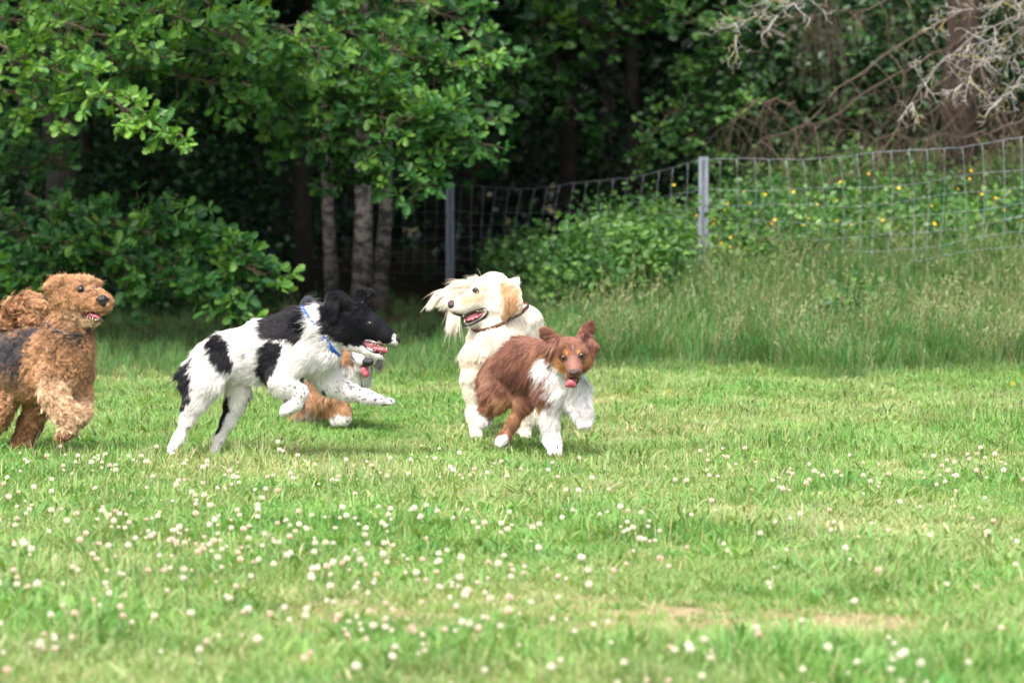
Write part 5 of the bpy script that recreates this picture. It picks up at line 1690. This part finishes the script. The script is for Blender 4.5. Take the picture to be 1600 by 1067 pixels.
def dog_airedale():
    s = Dog('airedale', 12.9, 'curly tan dog with dark grey saddle running with its mouth open, at the left edge', 5, lateral=(0.75, 0.65, 0))
    s.ground = (40, 708, 30); s.shrink = 0.42
    H = 0.019
    s.chain([(102, 538, -22, 43), (102, 578, -18, 34)], hair=H, q=0.95, k=22, flow=(0, 0, -1))
    s.chain([(100, 558, -18, 46), (45, 570, 30, 50), (2, 572, 70, 44), (-18, 578, 95, 40)], hair=H, q=0.85, k=22, flow=(-1, 0.5, -0.5))
    s.chain([(78, 592, 0, 26), (30, 600, 40, 26)], hair=0.022, k=14, flow=(-0.5, 0, -1))
    # neck and head
    s.chain([(104, 515, -25, 32), (112, 488, -32, 27)], hair=0.016, k=16, flow=(0, 0, -1))
    s.chain([(110, 463, -36, 32), (122, 460, -42, 30)], hair=0.012, k=10, flow=(-1, 0, 0.2))
    s.chain([(122, 472, -42, 27), (142, 469, -54, 20.5), (158, 473, -62, 17.5)], hair=0.010, k=8, flow=(-0.4, 0, -0.8))
    s.chain([(112, 490, -38, 23), (136, 493, -52, 12.5), (149, 498, -60, 8.5)], hair=0.014, k=6, flow=(-0.2, 0, -1))
    s.cut([(127, 487, -58, 2.5), (146, 488.5, -66, 5.2), (160, 489.5, -74, 6.0)], k=2)
    s.chain([(132, 442, -58, 7), (126, 445, -62, 5)], hair=0.018, k=6, flow=(0.6, -0.2, 0.2))      # brow
    s.chain([(150, 444, -44, 8), (138, 440, -40, 8)], hair=0.014, k=6, flow=(0.8, 0, 0.2))
    s.chain([(104, 440, -48, 12), (90, 443, -54, 13), (76, 451, -56, 9)], hair=0.018, q=0.5, n=(0.3, 0.6, 0.8), k=5, flow=(-1, 0, -0.3))
    s.chain([(147, 440, -20, 8), (154, 438, -16, 6)], hair=0.014, q=0.6, n=(0.3, 0.6, 0.6), k=5, flow=(1, 0, -0.3))
    # front legs
    s.chain([(84, 588, -42, 27), (86, 618, -52, 20), (100, 642, -60, 18), (114, 652, -64, 15)], hair=0.026, k=14)
    s.chain([(114, 654, -64, 15), (106, 672, -62, 13), (99, 681, -60, 10)], hair=0.018, k=6)
    s.chain([(124, 585, -12, 22), (127, 620, -18, 14), (126, 645, -24, 13), (122, 656, -28, 11)], hair=0.02, k=14)
    # hind legs
    s.chain([(0, 590, 40, 32), (2, 625, 34, 24), (-4, 655, 34, 17), (-22, 680, 40, 13), (-30, 704, 40, 12)], hair=0.02, k=14)
    s.chain([(50, 600, 62, 27), (60, 634, 62, 20), (47, 664, 62, 18), (35, 690, 62, 14), (32, 700, 58, 13), (40, 705, 52, 11)], hair=0.018, k=10)
    # curled tail
    s.chain([(8, 530, 80, 13), (12, 505, 74, 15), (24, 482, 66, 17), (44, 474, 60, 18), (60, 482, 56, 14), (54, 500, 56, 12), (42, 500, 50, 10)], hair=0.026, k=7)
    s.bare(0.006, 158, 466, -66, 10, 6)
    s.bare(0.009, 145, 462, -66, 16, 10)
    s.bare_eye(126.5, 452.5, 9, 0.003)
    s.bare_eye(149.5, 450.5, 6, 0.003)
    TAN = (0.50, 0.285, 0.15); LT = (0.68, 0.46, 0.29)
    SAD = (0.045, 0.043, 0.052)
    s.blob(LT, [(84, 615, -50, 34), (110, 662, -62, 30)], noise=12, soft=8, stretch=1)
    s.blob(LT, [(128, 640, -24, 30)], noise=10, soft=8, stretch=1)
    s.blob(LT, [(120, 490, -50, 18), (148, 496, -60, 16)], noise=4, soft=6, stretch=1)
    s.blob((0.20, 0.11, 0.065), [(88, 512, -28, 16), (120, 524, -40, 13), (92, 540, -50, 12)], noise=14, soft=10, stretch=1.2, nf=80)
    s.blob((0.11, 0.075, 0.06), [(70, 505, -10, 12), (95, 522, -50, 8), (125, 530, -60, 6)], noise=8, soft=5, stretch=1.2, nf=90)
    s.blob(SAD, [(62, 520, 5, 19), (40, 554, 10, 34), (12, 558, 50, 35), (-10, 555, 90, 34)], noise=9, soft=7, stretch=1.4, nf=70)
    s.blob((0.16, 0.115, 0.09), [(30, 590, 10, 16), (50, 560, -5, 6)], noise=14, soft=7, stretch=1.4, nf=90)
    s.blob(SAD, [(42, 575, 0, 16), (45, 590, 0, 10)], noise=7, soft=5, stretch=1.4)
    s.blob((0.30, 0.15, 0.07), [(34, 470, 66, 10), (20, 495, 70, 8)], noise=10, soft=8, stretch=2, nf=90)
    s.blob((0.34, 0.17, 0.08), [(44, 664, 62, 22), (34, 700, 62, 18)], noise=5, soft=6, stretch=1)
    s.blob((0.30, 0.12, 0.05), [(103, 684, -60, 14)], noise=4, soft=4, stretch=1)
    s.blob((0.09, 0.04, 0.02), [(126.5, 453, -66, 8)], noise=2, soft=3, stretch=1)
    s.blob((0.50, 0.28, 0.14), [(120, 470, -64, 14), (140, 478, -70, 12)], noise=6, soft=8, stretch=1)
    s.blob((0.70, 0.40, 0.22), [(90, 444, -54, 10), (74, 452, -54, 9)], noise=5, soft=5, stretch=1.5)
    s.blob((0.05, 0.02, 0.02), [(130, 487, -62, 4), (150, 489, -70, 5.5)], noise=0.4, soft=0.8, stretch=0.8)
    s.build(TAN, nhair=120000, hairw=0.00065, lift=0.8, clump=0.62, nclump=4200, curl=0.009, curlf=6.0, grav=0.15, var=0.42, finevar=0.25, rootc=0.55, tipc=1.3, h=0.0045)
    s.small('nose', M_NOSE, [((160, 468, -76, 7.6), (161, 474, -76, 6.2)), ((155.5, 469, -76, 5.6), (166, 469.5, -73, 5.2))], k=2,
            cuts=[((156, 472, -84, 1.3), (154, 471, -88, 1.6)), ((165, 472, -81, 1.2), (168, 471, -85, 1.4))])
    s.eye(126.5, 452.8, 5.0, look=(0.35, -1, 0), sink=-0.1, tilt=0.2, lidw=0.35)
    s.eye(149.5, 450.5, 3.6, look=(0.7, -0.8, 0), sink=0.1)
    s.line('lip', [(126, 486.5), (133, 488.5), (143, 489.5), (155, 489), (164, 486)], 1.5, M_LIP, 0.2)
    s.line('lip', [(126, 486.5), (129, 493), (137, 499.5), (147, 503.5), (157, 501)], 2.0, M_LIP, 0.2)
    s.small('mouth_lining', M_MOUTH, [((128, 488, -58, 4), (142, 493, -64, 6)), ((142, 493, -64, 6), (152, 495, -68, 5))], k=2)
    s.small('tongue', M_TONGUE, [((134, 490, -62, 4), (148, 494.5, -68, 4.4)), ((148, 494.5, -68, 4.4), (154, 496.5, -71, 3))], q=0.5, n=(0, 0, 1), k=2)
    s.teeth([(137, 496, -69, 2.5), (141, 498, -70, 2.5), (145, 500, -71, 5.5), (149, 501, -72, 3), (152, 500.5, -72, 3), (155, 499.5, -72, 4.5)], r=1.3)
    s.band('collar', M_DARKBAND, (108, 508, -28), (0.25, -0.35, 1), 10, 62, 0.018, 0.001)
    return s

def dog_golden():
    s = Dog('golden', 13.6, 'cream long-haired dog in a brown leather collar with its head turned left', 9, lateral=(1, 0.1, 0))
    s.ground = (770, 684, 40); s.shrink = 0.16
    # body recedes behind the chest
    s.chain([(783, 535, 20, 55), (784, 560, 40, 47)], hair=0.035, q=0.95, k=25, flow=(0, 0, -1))
    s.chain([(786, 552, 40, 50), (792, 552, 130, 48), (792, 548, 215, 42)], hair=0.035, q=0.9, k=25, flow=(0, 1, -0.7))
    s.chain([(770, 478, -5, 32), (786, 512, 8, 42)], hair=0.032, k=18, flow=(0.2, 0, -1))
    s.chain([(822, 500, 15, 24), (832, 530, 30, 22)], hair=0.03, k=18, flow=(0.3, 0, -1))
    # head
    s.chain([(772, 452, -10, 26.5), (761, 456, -14, 25)], hair=0.010, q=0.92, n=(0, 1, 0), k=10, flow=(1, 0, 0.1))
    s.chain([(778, 472, -8, 24), (768, 480, -12, 18)], hair=0.022, k=10, flow=(0.8, 0, -0.6))
    s.chain([(752, 464, -18, 20), (738, 471, -22, 16.5), (722, 478.5, -26, 13.5), (712, 480.5, -28, 11.5)], hair=0.0045, q=0.85, n=(0, 1, 0), k=7, flow=(1, 0, 0.3))
    s.chain([(768, 493, -12, 13), (750, 500, -18, 9), (731, 508, -24, 5.6)], hair=0.006, q=0.9, n=(0, 1, 0), k=5, flow=(1, 0, 0))
    s.cut([(759, 487, -30, 2.5), (744, 492, -30, 6), (722, 501, -34, 8.0)], k=2)
    s.cut([(744, 493, -20, 5), (722, 502, -24, 7.0)], k=2)
    # ears
    s.chain([(785, 446, -32, 9), (797, 458, -38, 17), (799, 474, -41, 18), (789, 489, -41, 9)], hair=0.022, q=0.35, n=(0.15, 1, 0.1), k=4, flow=(-0.15, 0, -1))
    s.chain([(800, 446, 10, 10), (808, 442, 14, 5)], hair=0.02, q=0.5, n=(0, 1, 0), k=4, flow=(0.5, 0, 1))
    # forelegs
    s.chain([(744, 560, 4, 27), (739, 590, 0, 17), (738, 614, 0, 11), (740, 650, -2, 9), (743, 673, -5, 9.6)], hair=[0.03, 0.016, 0.007, 0.005], k=14)
    for dx in (-5, 0, 5):
        s.chain([(743 + dx * .6, 672, -6, 6), (744 + dx, 680, -14, 5)], hair=0.006, k=2)
    s.chain([(812, 575, 10, 28), (818, 612, 8, 18), (822, 645, 6, 13), (820, 672, 2, 11.5)], hair=[0.03, 0.03, 0.02, 0.01], k=14)
    for dx in (-5, 0, 5):
        s.chain([(820 + dx * .6, 672, 0, 6), (820 + dx, 681, -8, 5)], hair=0.006, k=2)
    # hind legs
    s.chain([(765, 575, 190, 28), (762, 610, 190, 18), (764, 640, 190, 10), (762, 655, 185, 9)], hair=0.02, k=12)
    s.chain([(815, 575, 190, 28), (812, 610, 190, 18), (812, 640, 190, 10), (812, 655, 185, 9)], hair=0.02, k=12)
    # tail plume
    s.chain([(780, 520, 230, 14), (752, 470, 225, 12), (722, 452, 215, 12), (695, 462, 205, 9), (680, 470, 200, 6)], hair=[0.05, 0.055, 0.058, 0.055, 0.05], k=8, flow=(-0.7, 0, -0.75))
    CREAM = (0.85, 0.775, 0.66)
    s.bare_eye(743.5, 453.8, 7)
    s.bare(0.0025, 745, 493, -30, 17, 5)
    s.chain([(742, 448, 218, 15), (722, 455, 210, 16), (700, 464, 205, 13)], hair=0.04, k=8, flow=(-0.75, 0, -0.1))
    s.chain([(712, 470, 205, 10), (706, 496, 200, 9)], hair=0.075, k=8, flow=(-0.15, 0, -1))
    TANE = (0.56, 0.34, 0.18)
    s.blob(TANE, [(788, 448, -40, 13), (800, 466, -44, 22), (792, 490, -44, 14)], noise=4, soft=5, stretch=0.6)
    s.blob((0.66, 0.46, 0.28), [(738, 455, -34, 8), (726, 468, -36, 8), (745, 464, -40, 9)], noise=3, soft=5, stretch=1)
    s.blob((0.68, 0.48, 0.30), [(752, 446, -38, 8)], noise=3, soft=5, stretch=1)
    s.blob((0.76, 0.56, 0.38), [(716, 450, 212, 12), (745, 458, 222, 14)], noise=6, soft=8, stretch=2)
    s.blob((0.60, 0.44, 0.30), [(758, 452, -36, 5)], noise=2, soft=3, stretch=0.6)
    s.blob((0.30, 0.2, 0.14), [(743, 453, -38, 6.5)], noise=1, soft=2, stretch=0.6)
    s.blob((0.06, 0.04, 0.04), [(712, 487, -30, 6), (722, 492, -32, 3)], noise=1, soft=2, stretch=1)
    s.blob((0.10, 0.025, 0.03), [(758, 488, -22, 4), (744, 494, -22, 6), (730, 500, -26, 6)], noise=0.4, soft=0.8, stretch=1.2)
    s.blob((0.82, 0.70, 0.55), [(740, 560, 0, 20)], noise=8, soft=8)
    s.build(CREAM, nhair=130000, hairw=0.0006, clump=0.46, nclump=6500, lift=0.26, var=0.16, grav=0.55, h=0.0045, wind=(-0.1, 0, 0.05), flyp=0.035)
    s.small('nose', M_NOSE_BROWN, [((706.5, 476, -30, 7.2), (711, 479, -30, 6)), ((706, 477, -34, 5), (706.5, 477, -25, 5))], k=2,
            cuts=[((703, 480, -37, 1.4), (701, 479, -41, 1.6))])
    s.eye(743.5, 454.2, 4.1, look=(-0.6, -0.9, 0), tilt=0.3, sink=0.5, lidw=0.34)
    s.line('lip', [(763, 483), (757, 481.5), (748, 483), (738, 486.5), (728, 490), (718, 493), (710, 490)], 1.5, M_LIP, 0.3)
    s.line('lip', [(763, 483), (762.5, 489), (756, 496), (746, 502), (735, 507), (724, 509)], 2.2, M_LIP, 0.3)
    s.small('mouth_lining', M_MOUTH, [((757, 487, -18, 5), (744, 493, -22, 7)), ((744, 493, -22, 7), (732, 498, -24, 6))], k=2)
    s.small('tongue', M_TONGUE, [((756, 490, -24, 3.5), (743, 495.5, -26, 4.5)), ((743, 495.5, -26, 4.5), (732, 500, -28, 4.2))], q=0.5, n=(0, 0, 1), k=2)
    s.teeth([(726, 505, -33, 6.5), (739, 499.5, -33, 2.0), (745, 496.5, -33, 2.4)], r=1.2)
    s.teeth([(746, 485.5, -33, -2.5), (724, 492, -33, -4)], r=1.1)
    s.band('collar', M_LEATHER, (790, 494, 2), (-0.42, -0.25, 1), 12, 60, 0.024, -0.004, arc=(0, 360))
    return s

def dog_brown():
    s = Dog('brown', 12.9, 'red-brown and white long-haired dog running towards the camera with its tongue out', 13, lateral=(0.8, 0.6, 0))
    s.ground = (850, 706, 20); s.shrink = 0.16
    BR = (0.235, 0.104, 0.070); TAN = (0.40, 0.22, 0.105)
    s.chain([(866, 576, -5, 38), (872, 598, -14, 34)], hair=0.04, q=0.85, k=20, flow=(-0.2, 0, -1))
    s.chain([(862, 572, 0, 38), (822, 575, 50, 44), (786, 592, 100, 37), (770, 600, 118, 26)], hair=0.032, q=0.75, k=22, flow=(-0.7, 0.4, -0.9))
    s.chain([(886, 588, -24, 28), (894, 606, -26, 22), (886, 618, -22, 20)], hair=0.040, k=16, flow=(0, 0, -1))
    s.chain([(862, 590, -34, 22), (858, 612, -36, 22)], hair=0.036, k=16, flow=(-0.5, 0, -1))
    # neck + ruff
    s.chain([(880, 562, -20, 32), (888, 556, -45, 26)], hair=0.034, k=14, flow=(-0.8, 0.4, -0.6))
    # head
    s.chain([(893, 550, -58, 26), (895, 555, -62, 25)], hair=0.010, q=0.9, n=(0, 0, 1), k=8, flow=(0, 0.4, 0.8))
    s.chain([(875, 562, -56, 12), (881, 572, -62, 11.5)], hair=0.018, k=8, flow=(-1, 0, -0.3))
    s.chain([(913, 560, -56, 11), (908, 571, -62, 11)], hair=0.018, k=8, flow=(1, 0, -0.3))
    s.chain([(895.5, 564, -78, 14), (897, 578, -96, 11.5), (897, 583, -106, 9.5)], hair=0.0045, k=6, flow=(0, 0.7, 0.7))
    s.chain([(894, 589, -82, 11), (894, 596, -96, 8.5)], hair=0.006, k=3, flow=(0, 0.4, -1))
    s.cut([(897, 592.5, -94, 3.0), (895, 596, -118, 7)], k=2)
    # ears
    s.chain([(869, 533, -56, 11), (857, 523, -56, 9), (851, 517, -58, 6)], hair=0.018, q=0.4, n=(0.1, 1, 0.3), k=5, flow=(-0.8, 0, 0.4))
    s.chain([(868, 536, -60, 11), (862, 547, -64, 9), (860, 554, -64, 6)], hair=0.026, q=0.6, n=(0.1, 1, 0.2), k=5, flow=(-0.4, 0, -1))
    s.chain([(911, 528, -50, 11), (920, 514, -50, 8.5), (924, 507, -52, 4.5)], hair=0.014, q=0.4, n=(0.1, 1, 0.3), k=5, flow=(0.3, 0, 1))
    s.chain([(915, 532, -58, 11), (925, 541, -60, 9), (927, 552, -60, 6)], hair=0.024, q=0.6, n=(-0.1, 1, 0.2), k=5, flow=(0.3, 0, -1))
    # foreleg on the ground
    s.chain([(864, 612, -28, 23), (861, 640, -34, 13.5), (859, 662, -36, 11.5), (862, 688, -38, 10), (866, 698, -42, 11)], hair=[0.032, 0.026, 0.014, 0.008], k=14)
    for dx in (-6, 0, 6):
        s.chain([(866 + dx * .6, 698, -44, 7), (867 + dx, 706, -52, 5)], hair=0.010, k=2)
    # lifted foreleg
    s.chain([(898, 612, -22, 24), (906, 632, -34, 16), (911, 648, -46, 12.5), (913, 658, -54, 11)], hair=[0.03, 0.02, 0.014], k=12)
    for dx in (-6, 0, 6):
        s.chain([(913 + dx * .6, 658, -56, 6.5), (913 + dx, 665, -62, 5)], hair=0.006, k=2)
    # hind legs
    s.chain([(784, 600, 90, 34), (772, 620, 70, 20), (762, 640, 72, 11), (757, 654, 76, 8.5), (752, 662, 70, 8)], hair=[0.035, 0.025, 0.014, 0.010], k=10)
    s.chain([(805, 602, 60, 26), (822, 622, 40, 15), (816, 636, 38, 11), (800, 662, 34, 8.5), (788, 684, 28, 8.5), (782, 691, 20, 8)], hair=[0.03, 0.02, 0.012, 0.010, 0.008], k=10)
    # brown quarters droop
    s.chain([(790, 612, 66, 22), (786, 628, 62, 12)], hair=0.04, k=14, flow=(-0.2, 0, -1))
    s.bare(0.003, 897, 583, -104, 14, 8)
    s.bare_eye(881, 558.8)
    s.bare_eye(908, 555.6)
    s.blob((0.36, 0.20, 0.13), [(770, 590, 90, 18), (790, 560, 80, 8)], noise=8, soft=8, stretch=2)
    s.blob((0.15, 0.062, 0.045), [(800, 595, 30, 16), (815, 585, 10, 12)], noise=8, soft=8, stretch=1.5)
    s.blob((0.34, 0.17, 0.10), [(835, 545, -10, 10), (850, 556, -30, 8)], noise=6, soft=6, stretch=1.2)
    s.blob(TAN, [(785, 628, 60, 16), (805, 614, 50, 8)], noise=7, soft=6, stretch=1.5)
    s.blob(TAN, [(780, 640, 70, 8), (770, 632, 70, 8)], noise=4, soft=4, stretch=1.5)
    s.blob((0.30, 0.15, 0.07), [(822, 628, 40, 14), (795, 672, 34, 12)], noise=3, soft=4, stretch=1.5)
    s.blob(WHITE, [(757, 650, 75, 13), (750, 665, 72, 12)], noise=2, stretch=1.2)
    s.blob(WHITE, [(786, 688, 22, 9), (780, 692, 18, 10)], noise=2, stretch=1.2)
    # white chest, ruff and legs
    s.blob(WHITE, [(876, 566, -40, 16), (886, 590, -50, 28), (896, 612, -50, 24)], noise=6, soft=3, stretch=1.2)
    s.blob(WHITE, [(832, 560, -36, 8), (848, 572, -38, 13), (862, 588, -40, 16), (882, 596, -40, 20)], noise=6, soft=3, stretch=1.0)
    s.blob(WHITE, [(918, 574, -30, 16), (912, 600, -30, 22)], noise=5, soft=3, stretch=1.5)
    s.blob(WHITE, [(862, 640, -36, 20), (864, 700, -44, 22)], noise=4, soft=3, stretch=1.4)
    s.blob(WHITE, [(900, 622, -30, 24), (912, 660, -52, 20)], noise=4, soft=3, stretch=1.4)
    s.blob((0.42, 0.16, 0.06), [(839, 628, -38, 9), (848, 624, -48, 7)], noise=4, soft=3, stretch=1.2)
    # face colours
    s.blob(BR, [(885, 545, -62, 22), (904, 543, -62, 22)], noise=2, soft=3, stretch=1.5, n=(0, 1, 0))
    s.blob(BR, [(862, 530, -58, 22)], noise=3, soft=3, stretch=2, n=(0, 1, 0))
    s.blob(BR, [(921, 528, -54, 22)], noise=3, soft=3, stretch=2, n=(0, 1, 0))
    s.blob((0.30, 0.155, 0.115), [(896, 564, -85, 7), (897, 578, -104, 8)], noise=1.5, soft=2, stretch=2, n=(0, 1, 0))
    s.blob((0.10, 0.042, 0.032), [(856, 522, -66, 5), (864, 528, -68, 5)], noise=1, soft=2, stretch=1)
    s.blob((0.10, 0.042, 0.032), [(920, 513, -62, 4), (916, 522, -62, 5)], noise=1, soft=2, stretch=1)
    s.blob((0.36, 0.21, 0.13), [(856, 546, -74, 5), (866, 540, -72, 4)], noise=3, soft=3, stretch=1)
    s.blob((0.50, 0.25, 0.09), [(875, 566, -60, 8), (886, 580, -80, 7)], noise=3, soft=3, stretch=1.5, n=(0, 1, 0))
    s.blob((0.50, 0.25, 0.09), [(916, 562, -60, 7), (907, 577, -80, 6)], noise=3, soft=3, stretch=1.5, n=(0, 1, 0))
    s.blob((0.62, 0.30, 0.08), [(884.5, 552.5, -82, 3.4)], noise=0.8, soft=1.5, stretch=2, n=(0, 1, 0))
    s.blob((0.62, 0.30, 0.08), [(903.5, 550, -82, 3.2)], noise=0.8, soft=1.5, stretch=2, n=(0, 1, 0))
    s.blob((0.10, 0.04, 0.025), [(880.8, 559, -82, 6.0)], noise=0.8, soft=2, stretch=2, n=(0, 1, 0))
    s.blob((0.10, 0.04, 0.025), [(907.8, 556, -82, 5.6)], noise=0.8, soft=2, stretch=2, n=(0, 1, 0))
    s.blob((0.62, 0.5, 0.44), [(895, 536, -82, 1.0), (895, 545, -86, 1.0)], noise=0.8, soft=0.8, stretch=2, n=(0, 1, 0))
    s.blob((0.14, 0.03, 0.04), [(896, 594, -100, 5.5)], noise=0.4, soft=0.8, stretch=2, n=(0, 1, 0))
    s.build(BR, nhair=130000, hairw=0.0006, clump=0.46, nclump=6500, lift=0.26, var=0.36, grav=0.4, wind=(-0.35, 0.1, 0.05))
    s.small('nose', M_NOSE_BROWN, [((893, 581.5, -112, 4.6), (901, 581, -112, 4.6)), ((896.5, 583, -113, 4.4), (897, 586.5, -112, 3.2))], k=2,
            cuts=[((893.5, 584, -118, 1.3), (892, 583.5, -124, 1.6)), ((900.5, 583.5, -118, 1.3), (902, 583, -124, 1.6))])
    s.eye(881, 558.8, 4.4, M_EYE_AMBER, look=(-0.12, -1, 0), tilt=0.12)
    s.eye(908, 555.6, 4.2, M_EYE_AMBER, look=(0.2, -1, 0), tilt=-0.25)
    s.line('lip', [(886, 592), (890, 590.5), (896.5, 591.5), (902, 590), (906, 592)], 1.1, M_LIP, 0.2)
    s.small('tongue', M_TONGUE, [((897, 594, -100, 4.6), (892, 599.5, -108, 5.6)), ((892, 599.5, -108, 5.6), (887, 601, -108, 4.4)), ((892, 599.5, -108, 5.6), (897, 602, -108, 4.0))], q=0.7, n=(0, 1, 0.5), k=2)
    return s

def dog_hidden():
    s = Dog('hidden', 14.3, 'brown, white and grey dog panting behind the leaping black and white dog', 17, lateral=(0.8, 0.6, 0))
    s.ground = (530, 662, 10)
    GREY = (0.16, 0.14, 0.14); TAN = (0.42, 0.235, 0.125)
    s.chain([(545, 570, 0, 34), (505, 566, 50, 42), (470, 562, 110, 38), (450, 568, 140, 30)], hair=0.035, q=0.8, k=20, flow=(-1, 0.3, -0.6))
    s.chain([(552, 560, -15, 26), (556, 590, -14, 20)], hair=0.035, k=14, flow=(0, 0, -1))
    s.chain([(566, 545, -30, 25), (568, 552, -34, 23)], hair=0.012, k=8, flow=(0, 0.5, 0.8))
    s.chain([(568, 556, -46, 17), (570, 561, -62, 12.5), (573, 563.5, -70, 10)], hair=0.006, k=6, flow=(0, 0.8, 0.6))
    s.chain([(566, 572, -46, 12), (571, 578, -58, 8)], hair=0.008, k=3)
    s.cut([(567, 572, -56, 3), (573, 574, -84, 6.5)], k=2)
    s.chain([(547, 552, -30, 9), (541, 568, -30, 8)], hair=0.03, q=0.5, n=(0, 1, 0), k=5, flow=(-0.2, 0, -1))
    s.chain([(588, 552, -24, 9), (590, 568, -24, 7)], hair=0.03, q=0.5, n=(0, 1, 0), k=5, flow=(0.2, 0, -1))
    s.chain([(520, 596, 0, 22), (522, 620, -6, 15), (536, 642, -10, 11), (538, 654, -14, 10)], hair=[0.03, 0.025, 0.012], k=12)
    s.chain([(500, 600, 10, 24), (498, 626, 6, 17), (520, 640, 4, 12), (526, 655, 0, 10)], hair=[0.03, 0.03, 0.014], k=12)
    s.chain([(455, 580, 130, 26), (462, 625, 125, 14), (462, 650, 120, 9), (464, 662, 115, 9)], hair=0.02, k=12)
    s.chain([(475, 580, 130, 26), (485, 625, 125, 14), (487, 650, 120, 9), (489, 662, 115, 9)], hair=0.02, k=12)
    s.chain([(452, 545, 150, 12), (462, 500, 150, 11), (480, 482, 150, 10), (496, 480, 150, 8)], hair=0.045, k=8)
    s.blob(TAN, [(505, 622, 0, 34), (540, 632, -5, 26)], noise=3, soft=4)
    s.blob(TAN, [(462, 640, 120, 16)], noise=3, soft=4)
    s.blob(WHITE, [(538, 657, -12, 13), (526, 660, -2, 12)], noise=3)
    s.blob(WHITE, [(550, 590, -22, 17), (560, 575, -36, 14)], noise=3)
    s.blob(WHITE, [(570, 545, -50, 12), (572, 566, -60, 17)], noise=2)
    s.blob(TAN, [(543, 556, -40, 9), (550, 566, -44, 5)], noise=3)
    s.blob((0.09, 0.09, 0.11), [(480, 480, 150, 26)], noise=2)
    s.build(GREY, nhair=60000, hairw=0.0007, clump=0.45, nclump=4000, lift=0.25, var=0.2, grav=0.4, h=0.005)
    s.small('nose', M_NOSE, [((572, 565.5, -79, 6), (578, 566, -79, 5.6))], k=2)
    s.small('tongue', M_TONGUE, [((566, 574, -62, 4), (570, 580, -72, 6)), ((570, 580, -72, 6), (572, 585, -74, 5))], q=0.55, n=(0, 1, 0.3), k=2)
    s.eye(560, 549, 3.6)
    s.eye(581, 548, 3.6)
    s.line('lip', [(552, 558), (556, 566), (562, 573)], 1.2, M_LIP, 0.2)
    return s

DOGS = []
for fn_ in (dog_border, dog_airedale, dog_golden, dog_brown, dog_hidden):
    DOGS.append(fn_())
